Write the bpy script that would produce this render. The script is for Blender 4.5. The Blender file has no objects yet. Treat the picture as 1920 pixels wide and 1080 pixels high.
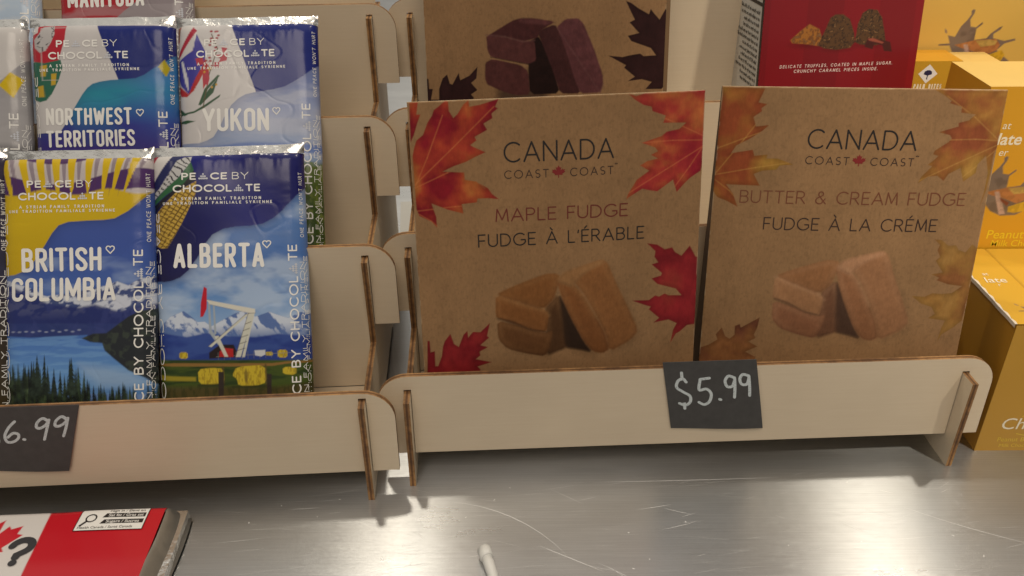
import bpy, math, random
import numpy as np
from mathutils import Matrix, Vector
# ------------------------------------------------------------------ camera, light, exposure
scene = bpy.context.scene
COL = scene.collection
def make_camera():
    cd = bpy.data.cameras.new('camera'); cam = bpy.data.objects.new('camera', cd); COL.objects.link(cam)
    pitch, roll, f = 0.53002, -0.00619, 1623.8
    cp, sp = math.cos(pitch), math.sin(pitch)
    fwd = Vector((0, cp, -sp)); up = Vector((0, sp, cp)); rt = Vector((1, 0, 0))
    r2 = rt*math.cos(roll) + up*math.sin(roll); u2 = -rt*math.sin(roll) + up*math.cos(roll)
    M = Matrix((r2, u2, -fwd)).transposed().to_4x4(); M.translation = (0, 0, 0.3219)
    cam.matrix_world = M
    cd.sensor_width = 36; cd.lens = f/1920*36; cd.clip_start = .01; cd.clip_end = 50
    cd.dof.use_dof = True; cd.dof.focus_distance = .47; cd.dof.aperture_fstop = 26
    scene.camera = cam
make_camera()
W_ = bpy.data.worlds.new('World'); scene.world = W_; W_.use_nodes = True
bg = W_.node_tree.nodes['Background']
bg.inputs[0].default_value = (1.0, .93, .83, 1); bg.inputs[1].default_value = AMBIENT = 0.22
def area(name, loc, target, size, power, color, sy=None):
    ld = bpy.data.lights.new(name, 'AREA'); ld.energy = power; ld.color = color
    ld.size = size
    if sy: ld.shape = 'RECTANGLE'; ld.size_y = sy
    o = bpy.data.objects.new(name, ld); COL.objects.link(o); o.location = loc
    d = Vector(target)-Vector(loc); o.rotation_euler = d.to_track_quat('-Z', 'Y').to_euler()
    return o
WARM = (1, .90, .74)
area('ceiling_lamp', (-.235, .72, 1.35), (-.1, .4, 0), .055, 2.7, WARM)
area('ceiling_lamp', (.735, .72, 1.35), (.2, .4, 0), .055, 3.2, WARM)
area('added_fill_panel', (.0, -.7, 1.6), (.05, .4, .1), 1.0, 12.5, (1, .87, .73))  # unseen fill panel, added to brighten the front faces
area('added_fill_panel', (.1, 2.1, 2.2), (.1, 2.1, 0), 4.4, 25.0, (1, .95, .86))  # unseen fill panel, added to lift the brightness reflected in the steel
sl = bpy.data.lights.new('added_carton_spot', 'SPOT'); sl.energy = 50; sl.color = WARM; sl.spot_size = math.radians(26); sl.spot_blend = .9; sl.shadow_soft_size = .04  # unseen spot added to brighten the yellow cartons at the back right
so = bpy.data.objects.new('added_carton_spot', sl); COL.objects.link(so); so.location = (.75, -.25, 1.25); so.rotation_euler = (Vector((.36, .54, .17))-Vector((.75, -.25, 1.25))).to_track_quat('-Z', 'Y').to_euler()
vs = scene.view_settings; vs.view_transform = 'Standard'; vs.look = 'None'; vs.exposure = 0; vs.gamma = 1; vs.use_curve_mapping = False
scene.render.engine = 'CYCLES'; scene.cycles.max_bounces = 6
random.seed(4); RNG = np.random.RandomState(7)
DATA = {
'A_l1a':[(1.1,166.3),(5.0,166.4),(4.0,160.8),(5.8,160.7),(4.3,157.1),(2.3,151.5),(0.6,148.2)],
'A_l1':[(1.0,141.5),(2.1,145.7),(3.3,148.9),(6.5,151.3),(8.9,156.9),(11.2,160.1),(12.1,162.5),(14.3,164.0),(17.7,166.7),(18.9,166.1),(19.1,161.8),(21.0,158.5),(23.1,160.4),(25.8,164.4),(28.3,166.5),(28.6,163.4),(33.6,164.1),(42.4,166.5),(40.6,163.0),(41.8,162.1),(38.8,159.8),(39.2,157.7),(34.9,155.4),(36.5,152.4),(30.5,149.4),(31.3,147.7),(28.3,145.7),(29.5,144.8),(35.3,142.0),(30.6,140.1),(25.8,137.8),(19.9,136.0),(14.7,133.7),(24.8,132.8),(25.0,129.3),(30.5,128.2),(34.6,124.5),(31.0,127.7),(35.9,124.7),(37.6,121.9),(40.9,119.2),(35.7,119.9),(30.7,119.9),(30.2,118.1),(23.0,117.6),(23.6,112.9),(16.1,115.2),(8.6,118.5),(10.5,111.8),(10.6,106.6),(8.1,109.6),(2.4,112.7),(1.3,116.0)],
'A_l2':[(104.0,166.2),(107.6,165.2),(115.2,167.2),(141.9,167.5),(143.1,142.6),(140.3,128.0),(135.1,124.7),(132.5,122.2),(128.6,118.0),(126.6,124.3),(121.8,121.0),(118.8,118.9),(114.8,119.7),(111.2,120.6),(107.7,118.6),(104.2,116.5),(103.3,115.5),(104.1,118.3),(108.4,125.2),(114.5,129.3),(110.0,132.1),(113.5,134.1),(118.7,135.1),(115.2,137.0),(118.6,138.6),(117.3,140.4),(110.7,143.0),(120.2,145.8),(122.7,147.8),(128.8,148.8),(132.2,151.7),(120.9,152.1),(122.0,155.5),(115.5,157.8),(115.0,159.9),(111.1,160.9),(106.8,163.6)],
'A_l3':[(114.2,92.8),(119.5,91.8),(123.5,89.1),(127.3,89.8),(128.9,87.3),(132.3,85.1),(136.5,90.1),(139.7,84.2),(143.1,83.0),(140.8,47.4),(136.8,47.1),(132.9,43.7),(131.0,42.8),(128.1,37.7),(129.4,45.0),(131.2,48.6),(126.7,51.0),(118.8,49.9),(121.7,52.3),(116.1,57.4),(117.1,58.8),(113.6,60.1),(107.2,62.9),(116.0,62.5),(119.3,64.8),(121.3,64.0),(124.2,65.5),(126.2,64.4),(133.1,63.9),(130.0,67.7),(120.2,70.9),(117.1,74.1),(122.0,75.3),(122.4,76.6),(116.9,81.6),(120.3,82.4),(118.3,85.5),(118.7,88.4),(115.7,91.5)],
'A_l4':[(2.5,47.8),(3.6,47.7),(3.7,41.5),(5.9,41.9),(5.7,33.6),(7.1,33.5),(9.3,39.1),(10.1,44.2),(11.2,47.2),(14.2,50.9),(15.8,45.3),(18.1,43.6),(20.8,50.1),(22.8,52.0),(23.1,48.4),(25.6,51.3),(29.4,51.0),(34.3,55.6),(32.7,48.7),(33.6,47.6),(29.1,43.8),(32.9,42.5),(28.5,40.2),(28.9,38.1),(26.4,36.2),(34.5,34.0),(27.2,32.0),(28.6,30.3),(26.4,24.1),(1.2,26.0)],
'B_l1':[(0.4,166.0),(20.8,165.6),(18.2,158.8),(22.5,158.0),(19.8,155.9),(20.3,154.6),(16.4,151.6),(18.1,147.0),(24.4,147.8),(20.9,144.5),(15.8,141.0),(9.3,137.4),(7.1,133.5),(17.6,135.4),(18.7,132.4),(25.0,133.2),(24.8,131.2),(30.3,131.3),(38.3,128.4),(31.6,127.8),(30.1,125.6),(23.3,125.0),(19.2,123.2),(22.8,117.3),(15.5,117.4),(6.0,117.6),(9.9,112.8),(12.7,106.1),(6.7,109.1),(2.2,110.8),(-0.7,114.3)],
'B_l2':[(100.6,166.5),(137.3,166.7),(137.0,143.1),(134.7,135.4),(134.9,125.9),(134.4,117.2),(132.8,107.9),(133.6,117.2),(133.6,125.9),(131.2,134.5),(127.9,130.1),(127.8,125.8),(122.4,121.3),(119.9,128.2),(114.6,125.1),(112.7,121.6),(109.3,124.1),(104.8,123.6),(100.3,120.2),(101.5,123.5),(106.0,128.8),(103.8,129.6),(106.7,132.3),(108.1,134.0),(105.5,134.8),(106.0,136.6),(111.9,140.9),(113.2,142.7),(112.1,144.3),(106.5,145.7),(115.5,148.6),(115.2,150.3),(119.9,151.6),(122.6,154.5),(115.6,155.3),(115.5,158.1),(109.5,159.7),(110.1,160.9),(106.4,163.4)],
'B_l3':[(113.5,91.2),(117.0,91.1),(121.0,88.0),(124.7,88.4),(126.5,85.9),(130.1,84.6),(132.8,89.0),(136.7,86.1),(135.0,47.2),(131.3,43.2),(125.8,39.0),(124.2,35.0),(125.1,43.0),(126.2,46.9),(117.2,48.1),(120.3,50.6),(117.9,54.4),(112.3,56.2),(106.8,60.4),(113.4,60.1),(117.1,62.1),(121.9,61.8),(127.1,62.4),(131.6,66.3),(124.5,67.1),(118.1,69.3),(119.1,70.7),(114.9,72.5),(120.4,73.6),(115.8,80.0),(117.7,81.9),(115.8,85.6),(116.6,88.4)],
'B_l4':[(-0.8,26.8),(4.6,29.0),(8.9,32.2),(7.8,35.2),(10.6,39.3),(12.9,34.3),(15.3,32.9),(17.8,35.5),(17.4,40.5),(20.0,41.6),(20.6,39.6),(24.5,42.2),(30.0,45.9),(29.3,39.9),(27.9,35.8),(29.0,33.9),(25.5,31.7),(30.4,28.9),(24.3,25.6),(30.1,22.7),(28.8,16.5),(-1.8,15.4)],
'C_l1':[(73.2,89.1),(76.3,88.0),(80.6,85.0),(87.0,81.5),(87.9,84.4),(90.1,81.9),(93.4,78.4),(96.8,84.5),(99.1,80.3),(100.9,76.3),(98.2,40.5),(96.2,38.5),(86.5,38.7),(90.1,42.8),(84.1,44.5),(75.6,43.6),(79.8,46.1),(73.2,51.4),(74.2,52.9),(63.5,58.6),(72.0,57.6),(76.2,58.5),(82.5,59.4),(84.7,57.9),(92.1,58.2),(88.8,62.4),(77.0,66.6),(74.8,69.7),(81.6,71.1),(75.6,77.2),(78.7,78.6),(76.0,83.6)],
'C_l2':[(-45.8,29.0),(-44.9,47.6),(-43.0,47.1),(-42.8,41.4),(-40.7,41.4),(-42.0,35.2),(-37.2,35.1),(-37.0,41.3),(-34.6,47.4),(-31.9,49.6),(-30.5,44.3),(-29.0,43.7),(-25.1,50.3),(-24.2,46.2),(-18.8,48.7),(-13.9,53.7),(-14.7,47.0),(-17.9,44.5),(-14.3,40.3),(-18.1,37.8),(-16.6,35.9),(-17.3,28.3)],
'F_top':[(37.7,70.7),(45.3,74.2),(62.5,80.2),(68.1,80.1),(70.2,78.5),(68.8,72.6),(67.0,66.7),(61.2,61.1),(48.9,65.9)],
'F_f1':[(37.7,71.0),(48.9,66.4),(61.2,61.9),(64.3,58.8),(63.0,48.7),(58.1,49.5),(49.6,53.2),(39.2,57.5),(37.3,59.1)],
'F_f2':[(37.9,56.8),(49.6,53.2),(58.1,49.5),(63.0,48.4),(66.4,49.5),(64.8,41.2),(62.3,35.3),(53.1,37.4),(43.0,40.7),(38.3,46.3)],
'F_side':[(61.7,61.5),(69.5,69.6),(72.7,58.3),(74.6,42.6),(73.8,39.5),(62.3,35.3),(63.0,48.7)],
'F_dark':[(69.5,68.6),(72.8,63.3),(75.6,56.0),(82.4,42.1),(86.4,36.0),(79.5,38.1),(72.6,39.6),(71.2,52.2)],
'F_r1':[(68.4,75.7),(70.0,78.0),(74.8,76.3),(81.4,68.8),(88.2,56.2),(93.2,46.5),(95.8,36.9),(92.3,34.8),(87.4,35.9),(82.4,42.1),(75.6,56.0),(70.9,67.5)],
'F_r2':[(73.8,79.3),(81.4,83.0),(91.4,85.9),(94.3,83.9),(98.8,72.7),(104.8,60.2),(110.9,46.3),(107.1,41.3),(95.8,35.3),(93.7,45.4),(88.2,57.2),(81.4,69.8)],
'F_r0':[(68.4,75.7),(71.0,79.5),(73.8,81.1),(81.4,83.3),(91.4,85.9),(92.9,84.0),(83.4,79.7),(77.6,74.1),(75.7,72.2)],
'F_crack':[(38.0,58.6),(44.9,56.6),(49.6,54.2),(54.3,51.3),(63.0,49.5),(63.4,48.4),(57.2,49.4),(49.5,52.7),(42.9,55.4),(37.9,57.1)],
'K_top':[(-8.3,70.7),(6.9,79.4),(11.1,80.5),(19.3,80.4),(31.8,78.3),(23.5,73.6),(21.9,69.7),(13.0,67.3),(2.6,70.5)],
'K_f1':[(-8.3,71.7),(2.6,70.5),(13.0,67.6),(19.8,68.2),(20.8,56.6),(16.0,54.6),(10.8,55.7),(-6.0,59.1),(-7.9,63.2)],
'K_f2':[(-9.2,56.1),(-4.9,58.1),(11.8,54.2),(16.0,50.5),(16.9,37.0),(8.4,36.7),(-0.1,39.5),(-8.4,43.3),(-9.7,46.9)],
'K_side':[(17.2,67.7),(21.9,70.7),(25.5,65.6),(30.8,52.3),(35.0,37.2),(16.9,37.0),(16.0,52.6)],
'K_r1':[(21.9,71.7),(23.5,74.1),(31.8,77.0),(36.0,70.4),(39.2,61.3),(44.6,45.8),(47.3,36.9),(35.0,37.2),(30.8,50.2),(25.5,63.6)],
'K_r2':[(32.8,75.5),(38.0,79.8),(45.3,80.2),(48.5,77.2),(54.9,63.0),(60.5,47.6),(60.8,42.4),(59.1,37.2),(47.3,36.9),(43.5,45.8),(38.6,61.3),(34.9,70.4)],
'K_hl':[(11.1,80.5),(19.3,80.4),(31.8,78.3),(27.6,76.5),(11.0,78.3)],
'Alb_wave':[(-7.1,84.4),(-0.2,84.0),(5.3,83.4),(9.4,83.9),(13.6,85.4),(17.9,88.8),(23.6,96.4),(27.2,102.7),(30.9,107.3),(36.5,110.2),(42.2,111.1),(49.2,111.2),(56.3,112.2),(62.1,115.2),(66.5,119.1),(70.9,124.0),(76.8,130.4),(81.4,137.6)],
'BC_wave':[(-3.3,91.1),(3.4,91.0),(7.5,91.2),(11.6,92.8),(15.7,95.7),(19.8,101.1),(23.3,106.5),(26.8,112.3),(30.2,116.4),(35.0,118.1),(44.5,118.6),(52.6,118.8),(58.1,119.5),(64.9,123.2),(69.1,126.6),(73.2,130.6),(81.6,139.4)],
'Yuk_wave':[(-4.0,87.0),(5.5,86.6),(11.2,86.7),(15.6,88.1),(19.0,89.9),(22.5,95.2),(25.1,100.4),(29.2,107.1),(33.2,110.7),(37.1,112.8),(41.9,113.8),(51.6,115.1),(58.4,116.6),(63.3,119.0),(68.2,121.8),(74.2,126.5),(80.2,132.2)],
'NWT_wave':[(-7.3,94.0),(2.0,93.8),(11.3,93.8),(15.6,94.9),(19.7,101.0),(23.3,107.6),(27.4,114.1),(30.3,117.6),(33.3,119.7),(37.1,120.7),(42.7,121.4),(50.3,121.7),(56.0,122.0),(60.8,123.8),(65.6,127.1),(71.4,130.3),(78.4,136.8)],
'al_red':[(-1.7,152.6),(5.3,152.3),(-1.3,141.1)],
'al_wh':[(5.3,152.3),(12.6,152.0),(-2.1,130.2),(-1.9,141.2)],
'al_nv':[(12.6,152.0),(16.5,150.9),(9.3,140.7),(-2.2,126.6),(-2.1,131.7)],
'al_mt':[(14.3,148.5),(17.9,150.3),(21.8,150.7),(21.2,147.5),(14.8,139.0),(9.1,134.1),(2.0,127.8),(-0.5,124.8),(-1.0,128.7),(4.9,133.5),(10.7,142.1)],
'al_gr':[(21.2,148.2),(22.8,143.0),(17.6,135.9),(9.0,130.2),(2.0,124.7),(-0.6,121.4),(-0.8,124.8),(4.9,129.9),(10.6,135.5),(16.3,140.4)],
'al_bk':[(22.8,143.0),(23.9,137.8),(17.5,133.7),(9.0,127.5),(-1.0,117.8),(-0.9,122.2),(4.8,126.3),(13.3,133.2)],
'al_corn':[(13.3,131.0),(23.9,137.1),(23.3,129.8),(19.3,121.2),(15.7,114.1),(11.3,106.4),(7.7,100.8),(4.3,100.7),(-1.9,104.2),(-1.7,112.8),(3.3,120.5)],
'al_ridge':[(-7.6,57.5),(0.7,58.8),(3.5,61.8),(7.7,65.5),(14.6,68.2),(18.0,65.5),(21.4,62.2),(24.8,62.3),(28.2,59.7),(33.8,62.6),(40.9,66.1),(45.1,66.9),(50.6,63.7),(57.6,65.9),(61.8,64.2),(67.3,62.2),(73.1,65.0),(78.7,66.2),(80.9,47.4),(-7.7,52.5)],
'al_hill':[(-7.6,58.2),(3.4,57.3),(15.7,54.7),(25.4,56.3),(36.4,54.2),(50.3,53.2),(61.5,54.2),(81.0,52.0),(80.5,38.2),(-7.8,43.4)],
'al_field':[(-7.8,44.1),(80.6,40.0),(78.6,-12.9),(-8.7,-7.0)],
'al_f2':[(-7.9,41.3),(8.5,41.8),(36.0,40.4),(58.2,39.4),(66.6,40.0),(80.6,39.6),(80.5,38.6),(66.5,38.9),(58.1,38.0),(36.0,38.7),(8.5,40.1)],
'al_f3':[(-8.0,36.5),(19.3,34.1),(19.3,32.0),(2.9,33.0),(-8.0,34.8)],
'al_f4':[(-8.1,30.2),(21.9,29.0),(56.4,26.9),(80.1,28.3),(78.6,-12.9),(-8.7,-7.0)],
'al_b1':[(20.5,38.0),(27.7,38.5),(33.4,37.7),(33.5,30.4),(27.4,29.8),(20.6,30.5)],
'al_b2':[(40.1,38.5),(54.7,38.7),(55.1,29.8),(49.5,28.1),(40.5,28.6),(39.9,32.2),(37.5,34.1)],
'al_b3':[(11.7,47.2),(15.8,47.0),(15.7,43.7),(11.6,44.0)],
'al_b4':[(61.2,46.2),(66.1,45.9),(65.9,41.9),(61.1,42.2)],
'al_b5':[(63.4,37.1),(70.0,37.0),(69.8,32.7),(63.3,33.6)],
'al_b6':[(55.0,45.4),(58.6,45.2),(58.6,43.3),(55.0,43.5)],
'al_p1':[(30.6,36.2),(33.4,36.1),(32.7,20.0),(30.2,20.1)],
'al_p2':[(55.2,34.0),(57.6,33.9),(57.0,19.9),(54.8,20.0)],
'pj_head':[(25.3,80.2),(26.8,79.3),(26.2,69.0),(24.2,64.9),(22.8,64.7),(23.4,72.0)],
'pj_beam':[(26.1,73.6),(28.6,72.9),(50.7,67.7),(50.6,65.6),(47.9,65.7),(27.8,71.1)],
'pj_l1':[(47.2,65.7),(49.9,65.6),(42.3,43.3),(39.7,43.4)],
'pj_l2':[(49.0,65.6),(50.4,65.6),(44.4,43.2),(43.0,43.2)],
'pj_d':[(45.7,65.1),(48.1,65.7),(27.9,49.1),(26.3,49.5)],
'pj_d2':[(29.5,54.6),(31.6,54.8),(36.1,43.7),(34.2,43.8)],
'pj_r1':[(26.9,71.9),(28.0,71.8),(28.2,57.6),(32.4,50.9),(31.0,50.3),(27.0,56.5)],
'pj_r2':[(29.4,71.7),(30.2,71.7),(30.6,56.0),(29.5,54.9)],
'pj_base':[(26.5,46.3),(32.1,50.2),(39.0,49.8),(41.6,43.3),(26.4,43.2)],
'pj_red':[(31.8,46.7),(34.2,48.4),(38.7,47.7),(38.6,43.5),(31.4,43.9)],
'pj_w':[(49.4,46.4),(54.9,46.4),(54.8,44.0),(52.7,43.1),(49.7,43.8)],
'bc_snow':[(-3.3,89.0),(4.7,88.1),(15.4,84.5),(23.5,80.2),(34.3,81.3),(43.8,83.2),(53.3,85.0),(58.8,87.0),(64.2,84.8),(69.7,88.1),(80.6,89.9),(80.1,65.2),(-3.8,67.1)],
'bc_mt':[(-3.4,86.3),(7.4,84.7),(16.7,80.3),(23.4,76.8),(31.5,75.2),(39.6,74.3),(47.7,75.5),(58.5,71.9),(69.4,73.7),(80.3,76.2),(79.9,56.9),(-3.9,58.9)],
'bc_lake':[(-3.9,61.0),(15.0,59.6),(43.3,60.3),(43.3,57.8),(52.7,56.2),(79.8,51.4),(79.3,29.5),(-4.4,31.6)],
'bc_hill':[(40.6,58.6),(46.1,60.8),(52.8,61.0),(58.3,65.0),(63.8,69.0),(69.3,71.6),(80.2,73.4),(79.4,30.8),(71.4,37.9),(63.3,42.2),(56.6,47.9),(52.0,52.1),(50.7,56.0),(44.6,56.7)],
'bc_light':[(39.0,45.6),(52.5,43.9),(66.0,40.8),(74.0,35.1),(63.1,33.3),(49.6,34.3),(41.6,40.0)],
'bc_p1':[(-2.1,151.3),(0.5,148.5),(8.5,142.2),(13.8,136.6),(8.4,136.7),(0.4,140.9),(-2.3,143.7)],
'nw_red':[(-0.6,151.6),(8.7,151.4),(20.6,151.2),(19.7,143.7),(17.2,136.1),(16.1,132.4),(10.4,130.6),(3.9,131.7),(-1.1,133.7)],
'nw_wh0':[(-0.6,151.6),(5.4,151.5),(5.2,147.7),(1.5,146.8),(1.3,144.0),(-1.0,144.1)],
'nw_hand':[(8.2,150.5),(14.3,151.0),(14.5,146.6),(12.4,141.9),(9.4,137.7),(6.1,136.8),(3.0,139.7),(2.7,144.0),(5.7,146.8)],
'nw_gr':[(-1.2,132.3),(3.0,132.2),(8.6,131.1),(17.1,132.8),(17.8,128.6),(15.6,122.0),(11.5,114.5),(8.5,111.2),(4.7,110.5),(0.6,112.3),(-1.0,117.6)],
'nw_y1':[(6.2,129.8),(9.6,130.2),(9.1,124.0),(6.2,124.1)],
'nw_y2':[(11.8,125.4),(14.6,125.6),(13.8,119.6),(11.5,119.2)],
'nw_y3':[(3.8,118.9),(7.5,119.3),(7.7,113.1),(4.1,113.2)],
'nw_y4':[(-1.2,126.1),(1.4,127.0),(1.3,120.4),(-0.9,120.0)],
'nw_blue':[(36.7,150.9),(79.9,150.1),(78.7,123.5),(69.3,125.6),(59.7,121.5),(47.2,121.1)],
'nw_dia':[(68.3,128.0),(71.5,132.0),(74.1,127.4),(72.0,122.6)],
'yk_blue':[(30.2,152.2),(78.9,151.2),(77.3,105.0),(42.9,113.6)],
'yk_fl1':[(0.7,150.3),(3.1,151.2),(1.8,142.6),(-1.1,139.7),(-0.8,147.4)],
'yk_white':[(3.1,151.2),(10.7,151.1),(0.6,135.8),(-1.3,135.9),(-1.1,139.7)],
'yk_st':[(10.2,150.1),(12.3,148.1),(2.5,134.8),(0.1,132.9),(1.6,136.8)],
'yk_fb':[(9.7,137.1),(12.0,146.2),(15.1,139.4),(16.8,135.5),(15.2,129.7),(10.6,122.1),(6.5,113.5),(1.9,118.4),(-1.2,126.2),(-0.5,131.0)],
'yk_fr':[(9.3,137.1),(16.3,132.6),(16.6,127.8),(12.4,120.1),(9.4,115.3),(5.5,112.0),(1.7,112.6),(-0.1,116.5),(0.9,118.4),(6.5,113.5)],
'yk_fw':[(2.4,131.4),(3.8,131.9),(6.3,122.2),(6.7,114.4),(4.8,119.3)],
'yk_s1':[(23.7,113.1),(23.1,111.6),(14.8,106.0),(9.0,103.2),(0.3,102.0),(0.4,103.0),(9.0,104.2),(14.8,107.5)],
'yk_le1':[(22.6,123.7),(23.8,123.2),(17.1,116.1),(12.9,107.5),(11.5,107.5),(15.2,116.2)],
'yk_le2':[(23.1,122.8),(19.9,114.1),(14.9,109.4),(12.4,107.0),(16.1,114.2)],
'yk_le3':[(0.2,99.1),(5.0,99.5),(9.7,98.7),(4.0,97.4),(0.2,98.1)],
'yk_le4':[(0.0,106.4),(2.3,104.9),(5.1,102.4),(3.2,101.9),(0.4,103.9)],
'yk_f1':[(15.5,124.9),(17.4,125.8),(18.2,121.9),(17.1,118.1),(14.8,119.1),(14.4,122.0)],
'yk_f2':[(20.6,134.4),(28.3,135.2),(27.7,131.4),(23.3,130.5),(24.4,132.4)],
'yk_f3':[(25.1,138.7),(28.4,138.2),(26.4,135.3),(25.5,136.3)],
'yk_f4':[(11.0,132.7),(14.9,133.6),(15.7,129.7),(11.8,128.8)],
'yk_f5':[(20.5,130.6),(23.8,130.5),(23.2,127.6),(20.9,128.1)],
'd_edges':[(1.6,87.9),(0.6,38.4),(96.1,85.4),(92.4,34.6)],
'd_or':[(17.6,64.7),(23.0,69.6),(28.5,73.6),(34.8,70.6),(37.6,64.1),(34.9,60.9),(28.8,62.0),(18.8,63.0)],
'd_t1':[(34.9,61.3),(38.8,70.5),(41.0,76.9),(43.8,78.6),(48.7,78.6),(53.1,75.6),(56.6,68.1),(57.8,62.5),(55.2,59.3),(47.3,58.3),(39.1,59.3)],
'd_t2':[(57.8,62.5),(58.4,72.7),(60.6,79.0),(64.3,81.2),(69.4,80.4),(73.0,75.9),(75.7,67.5),(77.1,61.9),(71.2,60.2),(61.0,61.0)],
'd_c':[(64.2,59.5),(65.6,64.6),(70.7,64.0),(75.9,62.9),(80.1,61.8),(82.0,56.1),(76.8,56.7),(75.3,60.1),(70.1,61.2),(69.5,57.9)],
'd_hl':[(65.6,64.1),(69.1,64.4),(76.1,61.7),(75.2,61.0),(66.8,63.0)],
}

# ------------------------------------------------------------------ materials
def new_mat(name):
    m = bpy.data.materials.new(name); m.use_nodes = True; nt = m.node_tree
    return m, nt, nt.nodes['Principled BSDF']
def N(nt, typ, **kw):
    n = nt.nodes.new(typ)
    for k, v in kw.items(): setattr(n, k, v)
    return n
def noise(nt, scale, detail=4, rough=.6, stretch=None):
    tc = N(nt, 'ShaderNodeTexCoord'); t = N(nt, 'ShaderNodeTexNoise'); t.inputs['Scale'].default_value = scale
    t.inputs['Detail'].default_value = detail; t.inputs['Roughness'].default_value = rough
    if stretch:
        mp = N(nt, 'ShaderNodeMapping'); mp.inputs['Scale'].default_value = stretch
        nt.links.new(tc.outputs['Object'], mp.inputs[0]); nt.links.new(mp.outputs[0], t.inputs['Vector'])
    else: nt.links.new(tc.outputs['Object'], t.inputs['Vector'])
    return t
def mixc(nt, a, b, fac, mode='MIX'):
    m = N(nt, 'ShaderNodeMix', data_type='RGBA', blend_type=mode)
    for s, v in ((6, a), (7, b), (0, fac)):
        if hasattr(v, 'is_output'): nt.links.new(v, m.inputs[s])
        else: m.inputs[s].default_value = v if s == 0 else (*v, 1)
    return m.outputs[2]
def ramp(nt, val, stops):
    r = N(nt, 'ShaderNodeValToRGB'); nt.links.new(val, r.inputs[0])
    while len(r.color_ramp.elements) < len(stops): r.color_ramp.elements.new(.5)
    for e, (p, c) in zip(r.color_ramp.elements, stops): e.position = p; e.color = (*c, 1) if len(c) == 3 else c
    return r.outputs[0]
def bump(nt, b, val, strength, dist):
    n = N(nt, 'ShaderNodeBump'); n.inputs['Strength'].default_value = strength; n.inputs['Distance'].default_value = dist
    nt.links.new(val, n.inputs['Height']); nt.links.new(n.outputs[0], b.inputs['Normal'])
def plain(name, col, rough=.5, metal=0, var=.12, scale=60, spec=.5, bmp=0):
    m, nt, b = new_mat(name); t = noise(nt, scale)
    nt.links.new(mixc(nt, tuple(c*(1-var) for c in col), tuple(min(1, c*(1+var)) for c in col), t.outputs[0]), b.inputs['Base Color'])
    b.inputs['Roughness'].default_value = rough; b.inputs['Metallic'].default_value = metal; b.inputs['Specular IOR Level'].default_value = spec
    if bmp: bump(nt, b, t.outputs[0], .5, bmp)
    return m
def printed(name, rough, fiber=0., coat=0., bscale=400, bdist=.0002, spec=.5):
    m, nt, b = new_mat(name)
    a = N(nt, 'ShaderNodeAttribute', attribute_name='Col'); col = a.outputs['Color']
    if fiber:
        t = noise(nt, 900, 3, .7, (1, 1, .35)); t2 = noise(nt, 60, 4, .6)
        col = mixc(nt, col, ramp(nt, t.outputs[0], [(.3, (1-fiber,)*3), (.7, (1+fiber*.6,)*3)]), 1, 'MULTIPLY')
        col = mixc(nt, col, ramp(nt, t2.outputs[0], [(.3, (1-fiber*.8,)*3), (.7, (1+fiber*.5,)*3)]), 1, 'MULTIPLY')
    nt.links.new(col, b.inputs['Base Color']); b.inputs['Roughness'].default_value = rough; b.inputs['Specular IOR Level'].default_value = spec
    if coat: b.inputs['Coat Weight'].default_value = coat; b.inputs['Coat Roughness'].default_value = .12
    t3 = noise(nt, bscale, 3); bump(nt, b, t3.outputs[0], .25, bdist)
    return m
def ply_edge(name, axis):
    m, nt, b = new_mat(name); tc = N(nt, 'ShaderNodeTexCoord'); sx = N(nt, 'ShaderNodeSeparateXYZ'); nt.links.new(tc.outputs['Object'], sx.inputs[0])
    d = N(nt, 'ShaderNodeMath', operation='DIVIDE'); nt.links.new(sx.outputs[axis], d.inputs[0]); d.inputs[1].default_value = .0032
    c = ramp(nt, d.outputs[0], [(0, (.42, .24, .10)), (.3, (.40, .22, .09)), (.36, (.17, .08, .03)), (.64, (.19, .09, .035)), (.70, (.40, .22, .09)), (1, (.42, .24, .1))])
    t = noise(nt, 300, 3); c = mixc(nt, c, ramp(nt, t.outputs[0], [(.3, (.55,)*3), (.7, (1.1,)*3)]), 1, 'MULTIPLY')
    t5 = noise(nt, 22, 4, .7); c = mixc(nt, c, ramp(nt, t5.outputs[0], [(.35, (.45, .38, .32)), (.62, (1.15, 1.12, 1.05))]), 1, 'MULTIPLY')
    nt.links.new(c, b.inputs['Base Color']); b.inputs['Roughness'].default_value = .7
    return m
def wood_face(name):
    m, nt, b = new_mat(name); t = noise(nt, 60, 6, .7, (.5, 9, 14)); t2 = noise(nt, 9, 3)
    c = ramp(nt, t.outputs[0], [(.3, (.665, .55, .40)), (.7, (.70, .59, .44))])
    c = mixc(nt, c, ramp(nt, t2.outputs[0], [(.3, (.93,)*3), (.7, (1.04,)*3)]), 1, 'MULTIPLY')
    nt.links.new(c, b.inputs['Base Color']); b.inputs['Roughness'].default_value = .42; b.inputs['Specular IOR Level'].default_value = .4
    return m
M_WOOD = wood_face('birch_plywood_face'); M_EDGE_Y = ply_edge('plywood_edge', 1); M_EDGE_X = ply_edge('plywood_fin_edge', 0)
M_KRAFT = printed('printed_kraft_card', .6, fiber=.11, spec=.15)
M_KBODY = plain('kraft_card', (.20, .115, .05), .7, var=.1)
M_KRAFT_SHADED = plain('kraft_side_shaded', (.075, .04, .02), .7)  # darker copy of the kraft, paints shade onto the box sides
M_WRAP = printed('printed_wrapper', .20, bscale=90, bdist=.0002, coat=0, spec=.4)
M_CARD = printed('printed_gloss_card', .4, bscale=60, bdist=.0001, coat=.15)
M_FOIL = plain('silver_foil', (.66, .65, .63), .22, 1, .05, 150, bmp=.0012)
M_INK_W = plain('white_ink', (.80, .79, .76), .45, var=.04)
M_INK_G = plain('grey_ink', (.56, .58, .64), .45, var=.2, scale=900)
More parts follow.
